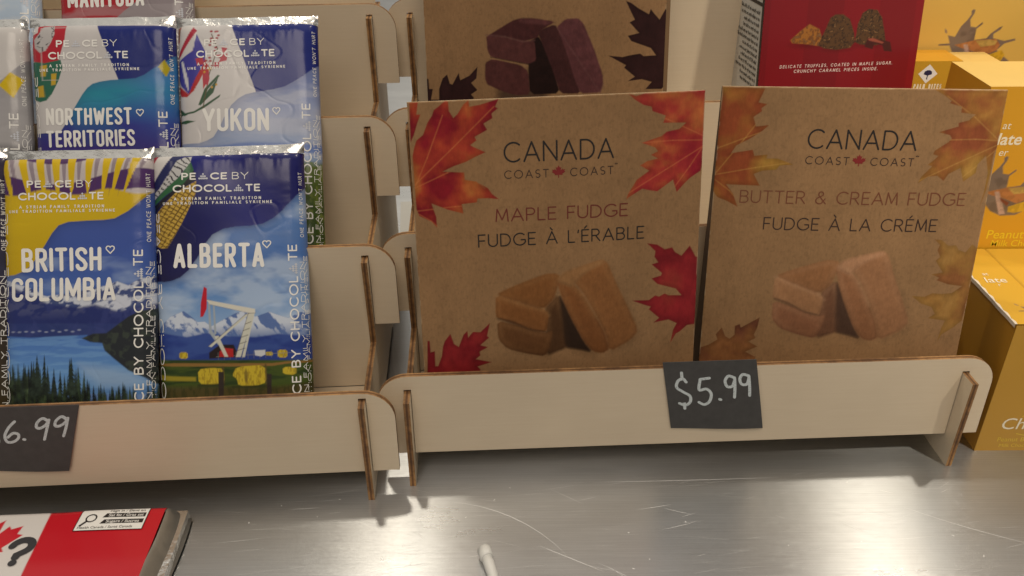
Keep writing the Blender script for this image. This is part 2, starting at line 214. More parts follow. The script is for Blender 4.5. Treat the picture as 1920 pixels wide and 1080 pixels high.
M_INK_K = plain('black_ink', (.012, .008, .007), .5)
M_INK_BR = plain('brown_ink', (.035, .014, .009), .55)
M_INK_RED = plain('red_ink', (.22, .012, .012), .5)
M_INK_RUST = plain('rust_ink', (.15, .020, .012), .5)
M_INK_TAN = plain('tan_ink', (.17, .050, .020), .5)
M_INK_GOLD = plain('gold_ink', (.70, .50, .05), .4)
M_INK_CREAM = plain('cream_ink', (.85, .78, .6), .4)
M_INK_PINK = plain('pale_pink_ink', (.75, .55, .5), .5)
M_TAG = plain('black_cardstock', (.058, .056, .055), .65, var=.32, scale=200)
def chalk():
    m, nt, b = new_mat('chalk'); t = noise(nt, 1500, 2)
    nt.links.new(ramp(nt, t.outputs[0], [(.25, (.32, .36, .38)), (.5, (.60, .66, .68))]), b.inputs['Base Color']); b.inputs['Roughness'].default_value = .9
    return m
M_CHALK = chalk()
M_WHITE = plain('white_plastic', (.75, .75, .72), .35, var=.04)
M_PAPER = plain('white_paper', (.8, .79, .76), .7, var=.03)
M_SIDEPAPER = plain('white_card', (.62, .6, .55), .6, var=.04)
M_YELLOW = plain('yellow_card', (.64, .315, .018), .45, var=.06)
M_YDARK = plain('ochre_card', (.44, .215, .018), .5, var=.08)
M_PALEY = plain('pale_yellow_card', (.70, .47, .14), .45, var=.05)
M_RAW = plain('raw_card_edge', (.72, .64, .52), .8, var=.15, scale=400)
def steel():
    m, nt, b = new_mat('brushed_steel')
    t = noise(nt, 22, 6, .75, (.35, 70, 1)); t2 = noise(nt, 5, 3)
    t6 = noise(nt, 30, 5, .8, (.5, 55, 1)); cc = ramp(nt, t2.outputs[0], [(.3, (.53, .54, .545)), (.7, (.60, .61, .615))])
    cc = mixc(nt, cc, ramp(nt, t6.outputs[0], [(.32, (.86,)*3), (.68, (1.10,)*3)]), 1, 'MULTIPLY')
    nt.links.new(cc, b.inputs['Base Color'])
    b.inputs['Metallic'].default_value = 1
    t4 = noise(nt, 9, 6, .7, (1, 3, 1))
    nt.links.new(ramp(nt, t4.outputs[0], [(.3, (.27,)*3), (.7, (.31,)*3)]), b.inputs['Roughness'])
    b.inputs['Anisotropic'].default_value = .98
    tg = N(nt, 'ShaderNodeTangent', direction_type='UV_MAP', uv_map='brush'); nt.links.new(tg.outputs[0], b.inputs['Tangent'])
    bump(nt, b, t.outputs[0], .30, .0001)
    return m
M_STEEL = steel()
M_SCR = plain('steel_scratch_glint', (.92, .92, .90), .6, 0, .15, 300)  # real scratches; near-white colour stands in for them catching the lamps
# ------------------------------------------------------------------ objects
def link(o, parent=None):
    COL.objects.link(o)
    if parent: o.parent = parent
    return o
def meshobj(name, verts, faces, mats, parent=None, midx=None, smooth=False):
    me = bpy.data.meshes.new(name); me.from_pydata([tuple(v) for v in verts], [], faces)
    for m in (mats if isinstance(mats, (list, tuple)) else [mats]): me.materials.append(m)
    if midx is not None: me.polygons.foreach_set('material_index', midx)
    if smooth: me.polygons.foreach_set('use_smooth', [True]*len(me.polygons))
    me.update()
    return link(bpy.data.objects.new(name, me), parent)
def thing(name, label, cat, loc=(0, 0, 0), yaw=0, lean=0, group=None):
    o = link(bpy.data.objects.new(name, None)); o.empty_display_size = .02
    o.location = loc; o.rotation_euler = (-lean, 0, yaw); tag(o, label, cat, group); return o
def tag(o, label, cat, group=None):
    o['label'] = label; o['category'] = cat
    if group: o['group'] = group
def boxgeo(x0, x1, y0, y1, z0, z1):
    v = [(x, y, z) for z in (z0, z1) for y in (y0, y1) for x in (x0, x1)]
    return v, [(0, 2, 3, 1), (4, 5, 7, 6), (0, 1, 5, 4), (2, 6, 7, 3), (0, 4, 6, 2), (1, 3, 7, 5)]
def box(name, x0, x1, y0, y1, z0, z1, mat, parent=None, bev=0):
    v, f = boxgeo(x0, x1, y0, y1, z0, z1); o = meshobj(name, v, f, mat, parent)
    if bev:
        b = o.modifiers.new('b', 'BEVEL'); b.width = bev; b.segments = 2
    return o
def plate(name, outline, thick, axis, mats, parent):
    """outline in (a,b); axis 'y': a=x,b=z extruded to +y; axis 'x': a=y,b=z extruded to +x"""
    n = len(outline); f3 = (lambda a, b, t: (a, t, b)) if axis == 'y' else (lambda a, b, t: (t, a, b))
    v = [f3(a, b, 0) for a, b in outline] + [f3(a, b, thick) for a, b in outline]
    faces = [tuple(range(n)), tuple(range(2*n-1, n-1, -1))] + [(i, i+n, (i+1) % n+n, (i+1) % n) for i in range(n)]
    return meshobj(name, v, faces, mats, parent, [0, 0]+[1]*n)
# ------------------------------------------------------------------ printing (numpy painter on a fine grid)
def fbm(X, Y, scale, oct=4, seed=0):
    r = np.random.RandomState(seed); out = np.zeros_like(X); amp = .5; s = scale
    for o in range(oct):
        g = r.rand(64, 64); u = X/s % 64; v = Y/s % 64
        i = u.astype(int) % 64; j = v.astype(int) % 64; fu = u-np.floor(u); fv = v-np.floor(v)
        fu = fu*fu*(3-2*fu); fv = fv*fv*(3-2*fv); i2 = (i+1) % 64; j2 = (j+1) % 64
        out += amp*((g[j, i]*(1-fu)+g[j, i2]*fu)*(1-fv)+(g[j2, i]*(1-fu)+g[j2, i2]*fu)*fv); amp *= .5; s *= .5
    return out/(1-.5**oct)
class Art:
    def __init__(s, xs, ys, col):
        s.X, s.Y = np.meshgrid(xs, ys); s.px = abs(ys[1]-ys[0]); s.C = np.ones(s.X.shape+(3,))*np.array(col)
    def sd(s, pts, X=None, Y=None):
        X = s.X if X is None else X; Y = s.Y if Y is None else Y
        d = np.full(X.shape, 1e9); ins = np.zeros(X.shape, bool); n = len(pts)
        for i in range(n):
            ax, ay = pts[i]; bx, by = pts[(i+1) % n]; ex, ey = bx-ax, by-ay; L = ex*ex+ey*ey+1e-12
            t = np.clip(((X-ax)*ex+(Y-ay)*ey)/L, 0, 1); d = np.minimum(d, (X-ax-t*ex)**2+(Y-ay-t*ey)**2)
            if ey != 0:
                c = ((ay > Y) != (by > Y)) & (X < ex*(Y-ay)/ey+ax); ins ^= c
        d = np.sqrt(d); return np.where(ins, -d, d)
    def mask(s, pts, soft=0):
        soft = max(soft, s.px); P = np.array(pts)
        x0, y0 = P.min(0)-2*soft; x1, y1 = P.max(0)+2*soft
        m = np.zeros(s.X.shape); ii = np.where((s.Y[:, 0] >= y0) & (s.Y[:, 0] <= y1))[0]; jj = np.where((s.X[0] >= x0) & (s.X[0] <= x1))[0]
        if len(ii) == 0 or len(jj) == 0: return m
        sl = (slice(ii[0], ii[-1]+1), slice(jj[0], jj[-1]+1))
        m[sl] = np.clip(.5-s.sd(pts, s.X[sl], s.Y[sl])/soft, 0, 1); return m
    def put(s, m, col):
        c = np.array(col, float); m = m[..., None]; s.C = s.C*(1-m)+c*m
    def poly(s, pts, col, soft=0, alpha=1):
        m = s.mask(pts, soft)*alpha; s.put(m, col); return m
    def line(s, pts, w, col, alpha=1, soft=0):
        for a, b in zip(pts[:-1], pts[1:]):
            ex, ey = b[0]-a[0], b[1]-a[1]; L = ex*ex+ey*ey+1e-9
            t = np.clip(((s.X-a[0])*ex+(s.Y-a[1])*ey)/L, 0, 1)
            d = np.sqrt((s.X-a[0]-t*ex)**2+(s.Y-a[1]-t*ey)**2); s.put(np.clip(.5-(d-w/2)/max(soft, s.px), 0, 1)*alpha, col)
    def ell(s, cx, cy, rx, ry, col, soft=.3, alpha=1):
        d = (np.sqrt(((s.X-cx)/rx)**2+((s.Y-cy)/ry)**2)-1)*min(rx, ry); s.put(np.clip(.5-d/max(soft, s.px), 0, 1)*alpha, col)
def ramp1(t, stops):
    t = np.asarray(t); ps = [p for p, c in stops]; return np.stack([np.interp(t, ps, [c[k] for p, c in stops]) for k in range(3)], -1)
def grid_mesh(name, P, C, mat, parent, smooth=True):
    """P (ny,nx,3) metres, C (ny,nx,3) colours"""
    ny, nx = P.shape[:2]; me = bpy.data.meshes.new(name)
    me.vertices.add(ny*nx); me.vertices.foreach_set('co', P.reshape(-1).astype(np.float32))
    i = (np.arange(ny-1)[:, None]*nx+np.arange(nx-1)[None]).ravel(); q = np.stack([i, i+1, i+nx+1, i+nx], 1).ravel()
    nf = (ny-1)*(nx-1); me.loops.add(4*nf); me.polygons.add(nf); me.loops.foreach_set('vertex_index', q.astype(np.int32))
    me.polygons.foreach_set('loop_start', (np.arange(nf)*4).astype(np.int32)); me.polygons.foreach_set('loop_total', np.full(nf, 4, np.int32))
    if smooth: me.polygons.foreach_set('use_smooth', np.ones(nf, bool))
    me.update(calc_edges=True); me.materials.append(mat)
    a = me.attributes.new('Col', 'FLOAT_COLOR', 'POINT'); c = np.ones((ny*nx, 4), np.float32); c[:, :3] = np.clip(C.reshape(-1, 3), 0, 1); a.data.foreach_set('color', c.ravel())
    me.validate()
    return link(bpy.data.objects.new(name, me), parent)
def flat(X, Y): return np.stack([X/1000, np.zeros_like(X), Y/1000], -1)
# ------------------------------------------------------------------ stroke lettering
def arc(cx, cy, rx, ry, a0, a1, n=12):
    return [(cx+rx*math.cos(math.radians(a0+(a1-a0)*i/n)), cy+ry*math.sin(math.radians(a0+(a1-a0)*i/n))) for i in range(n+1)]
G = {
 'A': (.78, [[(0, 0), (.39, 1), (.78, 0)], [(.13, .33), (.65, .33)]]),
 'B': (.58, [[(0, 0), (0, 1), (.3, 1)]+arc(.3, .765, .24, .235, 90, -90)+[(0, .53)], [(.3, .53)]+arc(.31, .265, .27, .265, 90, -90)+[(0, 0)]]),
 'C': (.78, [arc(.46, .5, .46, .5, 48, 312, 20)]),
 'D': (.70, [[(0, 0), (0, 1), (.25, 1)]+arc(.25, .5, .45, .5, 90, -90, 16)+[(0, 0)]]),
 'E': (.50, [[(.5, 1), (0, 1), (0, 0), (.5, 0)], [(0, .52), (.44, .52)]]),
 'F': (.48, [[(.48, 1), (0, 1), (0, 0)], [(0, .5), (.42, .5)]]),
 'G': (.84, [arc(.46, .5, .46, .5, 48, 330, 20)+[(.84, .45), (.55, .45)]]),
 'H': (.66, [[(0, 0), (0, 1)], [(.66, 0), (.66, 1)], [(0, .52), (.66, .52)]]),
 'I': (.0, [[(0, 0), (0, 1)]]),
 'J': (.4, [[(.4, 1), (.4, .25)]+arc(.2, .2, .2, .2, 0, -150)]),
 'K': (.58, [[(0, 0), (0, 1)], [(.55, 1), (.02, .42)], [(.2, .6), (.58, 0)]]),
 'L': (.46, [[(0, 1), (0, 0), (.46, 0)]]),
 'M': (.80, [[(0, 0), (.08, 1), (.4, .12), (.72, 1), (.80, 0)]]),
 'N': (.68, [[(0, 0), (0, 1), (.68, 0), (.68, 1)]]),
 'O': (.94, [arc(.47, .5, .47, .5, 90, 450, 26)]),
 'P': (.54, [[(0, 0), (0, 1), (.28, 1)]+arc(.28, .735, .26, .265, 90, -90)+[(0, .47)]]),
 'R': (.60, [[(0, 0), (0, 1), (.28, 1)]+arc(.28, .735, .26, .265, 90, -90)+[(0, .47)], [(.28, .47), (.6, 0)]]),
 'S': (.52, [arc(.27, .745, .25, .255, 50, 270, 12)+arc(.26, .25, .26, .25, 90, -140, 12)[1:]]),
 'T': (.62, [[(0, 1), (.62, 1)], [(.31, 1), (.31, 0)]]),
 'U': (.64, [[(0, 1), (0, .32)]+arc(.32, .32, .32, .32, 180, 360, 14)+[(.64, 1)]]),
 'V': (.72, [[(0, 1), (.36, 0), (.72, 1)]]),
 'W': (1.05, [[(0, 1), (.26, 0), (.525, .9), (.79, 0), (1.05, 1)]]),
 'X': (.64, [[(0, 0), (.64, 1)], [(0, 1), (.64, 0)]]),
 'Y': (.68, [[(0, 1), (.34, .47), (.68, 1)], [(.34, .47), (.34, 0)]]),
 '&': (.72, [[(.72, 0), (.2, .68)]+arc(.34, .81, .17, .19, 200, -30, 10)+arc(.28, .27, .28, .27, 110, 300, 10)+[(.66, .42)]]),
 "'": (.04, [[(.04, 1), (0, .78)]]), '.': (.02, [[(0, 0), (.02, 0)]]), ',': (.06, [[(.06, .02), (0, -.16)]]),
 ' ': (.34, []), '/': (.4, [[(0, 0), (.4, 1)]]),
 '$': (.5, [arc(.26, .66, .24, .22, 40, 250, 10)+arc(.24, .24, .25, .22, 80, -140, 10)[1:], [(.25, 1.12), (.22, -.22)]]),
 '5': (.5, [[(.46, .95), (.1, .93), (.06, .55)]+arc(.22, .29, .26, .29, 110, -130, 12)]),
 '6': (.52, [[(.42, 1.0), (.18, .68)]+arc(.25, .27, .25, .27, 170, 510, 16)]),
 '9': (.5, [arc(.24, .72, .22, .25, 30, 380, 14)+[(.47, .7), (.42, .0)]]),
 '?': (.55, [arc(.27, .7, .25, .28, 165, -50, 12)+[(.27, .36), (.27, .26)], [(.27, .03), (.28, .03)]]),
 '®': (.2, [arc(.1, .95, .1, .1, 0, 360, 10)]),
 '♥': (1., [[(.5, 0), (.08, .5)]+arc(.27, .72, .25, .26, 200, 20, 8)+arc(.73, .72, .25, .26, 160, -20, 8)+[(.92, .5), (.5, 0)]]),
}
G['À'] = (.78, G['A'][1]+[[(.28, 1.32), (.42, 1.14)]]); G['É'] = (.50, G['E'][1]+[[(.34, 1.32), (.2, 1.14)]])
def ribbon(pts, w, closed=False):
    """mitred strip with round ends; returns verts (2D), faces"""
    P = [Vector((a, b)) for a, b in pts]; Q = [P[0]]
    for p in P[1:]:
        if (p-Q[-1]).length > w*.04: Q.append(p)
    closed = len(Q) > 4 and (Q[0]-Q[-1]).length < w*.2
    if closed: Q.pop()
    n = len(Q)
    if n == 1: Q.append(Q[0]+Vector((w*.02, 0))); n = 2
    V = []; F = []; h = w/2
    for i in range(n):
        a = Q[i]-Q[i-1] if (i or closed) else Q[1]-Q[0]; b = Q[(i+1) % n]-Q[i] if (i < n-1 or closed) else Q[i]-Q[i-1]
        a = a.normalized(); b = b.normalized(); t = a+b
        t = t.normalized() if t.length > 1e-4 else a
        nr = Vector((-t.y, t.x)); k = max(.45, nr.dot(Vector((-a.y, a.x)))); V += [Q[i]+nr*h/k, Q[i]-nr*h/k]
    for i in range(n if closed else n-1): j = (i+1) % n; F.append((2*i, 2*i+1, 2*j+1, 2*j))
    if not closed:
        for i, d, (u, v) in ((0, Q[0]-Q[1], (0, 1)), (n-1, Q[-1]-Q[-2], (2*n-1, 2*n-2))):
            d.normalize(); base = Vector((-d.y, d.x)); ring = []
            for k in range(1, 6):
                an = math.pi*k/6; V.append(Q[i]-base*h*math.cos(an)+d*h*math.sin(an)); ring.append(len(V)-1)
            F.append(tuple([u]+ring+[v]))
    return V, F
def corners(pts):
    out = [[pts[0]]]
    for i in range(1, len(pts)):
        out[-1].append(pts[i])
        if i < len(pts)-1:
            a = Vector(pts[i])-Vector(pts[i-1]); b = Vector(pts[i+1])-Vector(pts[i])
            if a.length > 1e-6 and b.length > 1e-6 and a.angle(b) > 1.0: out.append([pts[i]])
    return out
def smooth_line(p, n=6):
    if len(p) < 3: return p
    q = [p[0]]+list(p)+[p[-1]]; out = []
    for i in range(1, len(q)-2):
        for k in range(n):
            t = k/n; out.append(tuple(.5*((2*q[i][c])+(-q[i-1][c]+q[i+1][c])*t+(2*q[i-1][c]-5*q[i][c]+4*q[i+1][c]-q[i+2][c])*t*t+(-q[i-1][c]+3*q[i][c]-3*q[i+1][c]+q[i+2][c])*t**3) for c in (0, 1)))
    return out+[p[-1]]
class Lettering:
    """collects flat strokes in face millimetres and links them as one thin mesh on a surface"""
    def __init__(s, surf): s.surf = surf; s.V = []; s.F = []; s.M = []; s.mats = []; s.k = 0; s.subs = []; s.base = .09
    def sub(s, name):
        n = Lettering(s.surf); n.base = s.base; s.subs.append((name, n)); return n
    def mi(s, mat):
        if mat not in s.mats: s.mats.append(mat)
        return s.mats.index(mat)
    def add(s, V, F, mat, lift=None):
        s.k += 1; off = (s.base+(s.k % 40)*.0012 if lift is None else lift)/1000; b = len(s.V)
        s.V += [(v[0], v[1], off) for v in V]; s.F += [tuple(i+b for i in f) for f in F]; s.M += [s.mi(mat)]*len(F)
    def text(s, st, p0, p1, cap, wt, mat, sp=.2, xs=None, shear=0, rough=0, glyphs=None):
        """baseline p0->p1 in mm; widths scaled to fill"""
        Lx = math.hypot(p1[0]-p0[0], p1[1]-p0[1]); ex = ((p1[0]-p0[0])/Lx, (p1[1]-p0[1])/Lx); ey = (-ex[1], ex[0])
        GG = glyphs or G; tot = sum(1. if c == '^' else GG[c][0] for c in st); w = wt*cap; ng = len(st)
        avail = Lx-ng*w-(ng-1)*sp*cap; kx = avail/(tot*cap)
        x = w/2
        for c in st:
            gw, strokes = (1., []) if c == '^' else GG[c]
            T = lambda a, b: (p0[0]+ex[0]*(x+a*cap*kx+shear*b*cap)+ey[0]*b, p0[1]+ex[1]*(x+a*cap*kx)+ey[1]*b)
            if c == '^':
                d = cap*.25; m_ = s
                for gx, gy in ((0, 0), (1, 1), (2, 2), (3, 1), (4, 0), (1, 0), (2, 1), (3, 0), (2, 0)):
                    cx = gw*cap*kx*(gx+.5)/5; cy = cap*.17+gy*cap*.31; r = gw*cap*kx/8.2; rv = cap*.165
                    V = []
                    for da, db in ((0, -rv), (r, 0), (0, rv), (-r, 0)): V.append((p0[0]+ex[0]*(x+cx+da)+ey[0]*(cy+db), p0[1]+ex[1]*(x+cx+da)+ey[1]*(cy+db)))
                    s.add(V, [(0, 1, 2, 3)], M_INK_G)
            for st_ in strokes:
                pts = []
                for a, b in st_:
                    yy = w/2+b*(cap-w); px = x+a*cap*kx+shear*yy
                    if rough: px += random.uniform(-1, 1)*rough*cap; yy += random.uniform(-1, 1)*rough*cap
                    pts.append((p0[0]+ex[0]*px+ey[0]*yy, p0[1]+ex[1]*px+ey[1]*yy))
                fin = [pts[0]]
                for p_, q_ in zip(pts[:-1], pts[1:]):
                    nn = max(1, int(math.hypot(q_[0]-p_[0], q_[1]-p_[1])/1.6)); fin += [(p_[0]+(q_[0]-p_[0])*k/nn, p_[1]+(q_[1]-p_[1])*k/nn) for k in range(1, nn+1)]
                pts = fin
                for pt in corners(pts): V, F = ribbon(pt, w); s.add(V, F, mat)
            x += gw*cap*kx+w+sp*cap
    def stroke(s, pts, w, mat):
        V, F = ribbon(pts, w); s.add(V, F, mat)
    def poly(s, pts, mat, lift=None): s.add(pts, [tuple(range(len(pts)))], mat, lift)
    def font(s, st, x, y, size, mat, sx=1, shear=0, bold=0, rot=0):
        cu = bpy.data.curves.new('t', 'FONT'); cu.body = st; cu.size = size; cu.shear = shear; cu.offset = bold; cu.resolution_u = 3
        o = bpy.data.objects.new('t', cu); COL.objects.link(o); bpy.context.view_layer.update()
        me = bpy.data.meshes.new_from_object(o.evaluated_get(bpy.context.evaluated_depsgraph_get()))
        c, sn = math.cos(rot), math.sin(rot)
        V = [(x+v.co.x*sx*c-v.co.y*sn, y+v.co.x*sx*sn+v.co.y*c) for v in me.vertices]; F = [tuple(p.vertices) for p in me.polygons]
        s.add(V, F, mat); bpy.data.objects.remove(o); bpy.data.curves.remove(cu); bpy.data.meshes.remove(me)
    def build(s, name, parent, label=None):
        P = []
        for u, v, off in s.V: P.append(s.surf(u, v, off))
        # make every face look towards -y
        F = []
        for f in s.F:
            a, b, c = (s.V[i] for i in f[:3]); A = sum(s.V[f[i]][0]*s.V[f[(i+1) % len(f)]][1]-s.V[f[(i+1) % len(f)]][0]*s.V[f[i]][1] for i in range(len(f)))
            F.append(f if A > 0 else f[::-1])
        o = meshobj(name, P, F, s.mats, parent, s.M)
        if label: o['label'] = label
        return o
def flat_surf(u, v, off): return (u/1000, -off, v/1000)
MAPLE = [(0, 1), (.13, .74), (.27, .82), (.2, .42), (.38, .62), (.43, .52), (.64, .56), (.57, .36), (.68, .3), (.35, .04), (.4, -.08), (.04, -.03), (.05, -.36), (-.05, -.36), (-.04, -.03), (-.4, -.08), (-.35, .04), (-.68, .3), (-.57, .36), (-.64, .56), (-.43, .52), (-.38, .62), (-.2, .42), (-.27, .82), (-.13, .74)]
def squiggle(L, x0, x1, y, h, mat, w, ang=0):
    x = x0
    while x < x1:
        n = random.randint(2, 7)
        for k in range(n):
            hh = h*random.choice((1, .65, .65, .65)); dx = h*.28
            ca, sa = math.cos(ang), math.sin(ang); px, py = (x-x0), 0
            T = lambda a, b: (x0+ca*(px+a)-sa*b, y+sa*(px+a)+ca*b)
            L.stroke([T(0, 0), T(dx*random.random()*.3, hh), T(dx, hh*random.random())], w, mat); x += h*.5
            if x > x1: break
        x += h*.45
# ------------------------------------------------------------------ countertop
def countertop():
    xs = (-2.5, 3.0); ys = (-.6, 2.5)
    V = [(xs[0], ys[0], 0), (xs[1], ys[0], 0), (xs[1], ys[1], 0), (xs[0], ys[1], 0)]; F = [(0, 1, 2, 3)]; MI = [0]
    rnd = random.Random(11)
    def scr(x, y, L, a, w, c=0):
        b = len(V); n = 8; pts = []
        for i in range(n+1):
            t = i/n; an = a+c*t; pts.append((x+L*t*math.cos(an), y+L*t*math.sin(an)))
        for i, (px, py) in enumerate(pts):
            ww = 1.0*w*math.sin(math.pi*(i+.3)/(n+.6)); an = a+c*i/n; V.append((px-math.sin(an)*ww/2, py+math.cos(an)*ww/2, .00004)); V.append((px+math.sin(an)*ww/2, py-math.cos(an)*ww/2, .00004))
        for i in range(n): F.append((b+2*i, b+2*i+1, b+2*i+3, b+2*i+2)); MI.append(1)
    for _ in range(70): scr(rnd.uniform(-.2, .33), rnd.uniform(.22, .345), rnd.uniform(.003, .022), rnd.choice((.15, .2, -.45, -.5, -.6, .3))+rnd.uniform(-.2, .2), rnd.uniform(.00008, .0002), rnd.uniform(-.1, .1))
    for _ in range(260): scr(rnd.uniform(-.22, .36), rnd.uniform(.2, .35), rnd.uniform(.004, .03), rnd.gauss(.05, .12), rnd.uniform(.00004, .00009), .02)
    for _ in range(40): scr(rnd.uniform(-.15, .02), rnd.uniform(.25, .34), rnd.uniform(.01, .03), .12+rnd.uniform(-.06, .06), rnd.uniform(.00006, .00014), .03)
    scr(-.034, .331, .07, -.10, .0003, -.45); scr(.042, .3625-.018, .10, .02, .0003, .01); scr(.012, .301, .035, -.5, .0003, 0); scr(.20, .325, .06, -.55, .0003, .1)
    for _ in range(30):
        x, y = rnd.uniform(-.15, .33), rnd.uniform(.25, .345); scr(x, y, rnd.uniform(.0006, .0018), rnd.uniform(0, 3), .0005)
    o = meshobj('countertop', V, F, [M_STEEL, M_SCR], None, MI)
    uv = o.data.uv_layers.new(name='brush')
    for lp in o.data.loops: c = o.data.vertices[lp.vertex_index].co; uv.data[lp.index].uv = (c.y*.3, -c.x*.3)
    o['kind'] = 'structure'
countertop()
# ------------------------------------------------------------------ plywood display stands
ZB, H, DY, DZ, WST, FIN = .0157, .0484, .0659, .0475, .320, .0138
TH = .0032
def stand(label, x, y, yaw, floor, drops, prot):
    t = thing('display_stand', label, 'display stand', (x, y, 0), yaw, 0, 'tiered plywood display stands')
    fx = (FIN, WST-FIN-TH)
    r = .0155
    for k in range(4):
        bot = 0 if k == 0 else -(DZ-(floor-ZB))+.0002   # centre part of upper panels reaches the shelf below
        o = []
        # outline, starting bottom left
        nw = TH+.0006; nh = H-drops[k]
        def notch(fx0): return [(fx0-.0003, None), (fx0-.0003, nh), (fx0-.0003+nw, nh), (fx0-.0003+nw, None)]
        a, b = fx
        o += [(0, 0), (a-.0003, 0), (a-.0003, nh), (a-.0003+nw, nh), (a-.0003+nw, bot), (b-.0003, bot), (b-.0003, nh), (b-.0003+nw, nh), (b-.0003+nw, 0), (WST, 0)]
        o += [(WST, H-r)]+[(p, q) for p, q in arc(WST-r, H-r, r, r, 0, 90, 8)][1:]
        o += [(p, q) for p, q in arc(r, H-r, r, r, 90, 180, 8)]
        p = plate('front_panel', o, TH, 'y', [M_WOOD, M_EDGE_Y], t)
        p.location = (0, k*DY, ZB+k*DZ); p.rotation_euler = (-.0477*(.55 if k == 0 else 0), 0, 0)
        # shelf board
        d0, d1 = k*DY+TH+.0012, (k+1)*DY-.0004
        box('shelf', a+TH+.0004, b-.0004, d0, d1, floor-.003+k*DZ, floor+k*DZ, M_WOOD, t)
    box('back_panel', a+TH+.0004, b-.0004, 4*DY, 4*DY+TH, .02, ZB+3*DZ+H+.012, M_WOOD, t)
    for fx0 in fx:
        pts = [(-prot+.0007, 0), (-prot, ZB+H-drops[0]-.001)]
        for k in range(4):
            zt = ZB+k*DZ+H
            pts += [(k*DY+TH+.002, zt-drops[k]-.001), (k*DY+TH+.002, zt-.0125)]
            if k < 3: pts += [((k+1)*DY-.0008, zt-.0125), ((k+1)*DY-prot-.001, zt+DZ-drops[k+1]-.001)]
        pts += [(4*DY-.0004, zt-.0125), (4*DY-.0004, 0), (.16, 0), (.155, .004), (.03, .004), (.025, 0)]
        f = plate('side_fin', pts, TH, 'x', [M_WOOD, M_EDGE_X], t); f.location = (fx0, 0, 0)
    return t
LX, LY, LYAW = -.0584, .3382, .0579
RX, RY, RYAW = -.0687, .3505, .0449
stand('tiered birch plywood stand holding the province chocolate bars, at left', LX-WST*math.cos(LYAW), LY-WST*math.sin(LYAW), LYAW, .0215, (.0028, .0055, .0055, .006), .0055)
stand('tiered birch plywood stand holding the kraft fudge boxes and the $5.99 tag', RX, RY, RYAW, .0215, (.0080, .0080, .0080, .008), .0092)
# ------------------------------------------------------------------ fudge boxes
def leaf(A, pts, c1, c2, c3, seed, veins=None):
    m = A.mask(pts, .35); n = fbm(A.X, A.Y, 14, 4, seed); n2 = fbm(A.X*1., A.Y*1., 5, 3, seed+5)
    t = np.clip((n-.3)*2.2, 0, 1); c = ramp1(t, [(0, c1), (.5, c2), (1, c3)])*(0.8+.4*n2[..., None])
    d = np.clip(A.sd(pts)/-2.5, 0, 1)[..., None]; c = c*(.75+.25*d)
    A.C = A.C*(1-m[..., None])+c*m[..., None]
    if veins:
        for a, b in veins: 
            mid = ((a[0]+b[0])/2+.8, (a[1]+b[1])/2+.5)
            A2 = A.C.copy(); A.line([a, mid, b], .5, tuple(x*1.5+.03 for x in c3), .35, .5)
            A.C = np.where(m[..., None] > .5, A.C, A2)
KR = (.31, .178, .084)
def kraft_art(w, h, leaves, cols, veins, picture, res=.34):
    A = Art(np.linspace(0, w, int(w/res)+1), np.linspace(0, h, int(h/res)+1), KR)
    n = fbm(A.X, A.Y, 22, 4, 3)
    A.C *= (.90+.2*n)[..., None]
    A.C *= (1-.10*(fbm(A.X, A.Y, 1.2, 2, 9) > .68))[..., None]
    for i, l in enumerate(leaves): leaf(A, DATA[l], *cols[i % len(cols)], seed=20+i*3, veins=veins.get(l))
    e = np.minimum(np.minimum(A.X, w-A.X), np.minimum(A.Y, h-A.Y)); wn = fbm(A.X, A.Y, 4, 3, 77)
    picture(A); A.put(np.clip((wn-.42)*4, 0, 1)*np.clip(1-e/.7, 0, 1)*.55, (.58, .44, .29)); A.put(np.exp(-((A.X-w*.5+8*np.sin(A.Y*.02))/60)**2)*0, KR); return A
def keep(A, m, before):
    A.C = before*(1-m[..., None])+A.C*m[..., None]
def rounded(p, n=2, f=.22):
    for _ in range(n): p = [q for a, b in zip(p, p[1:]+p[:1]) for q in ((a[0]*(1-f)+b[0]*f, a[1]*(1-f)+b[1]*f), (a[0]*f+b[0]*(1-f), a[1]*f+b[1]*(1-f)))]
    return p
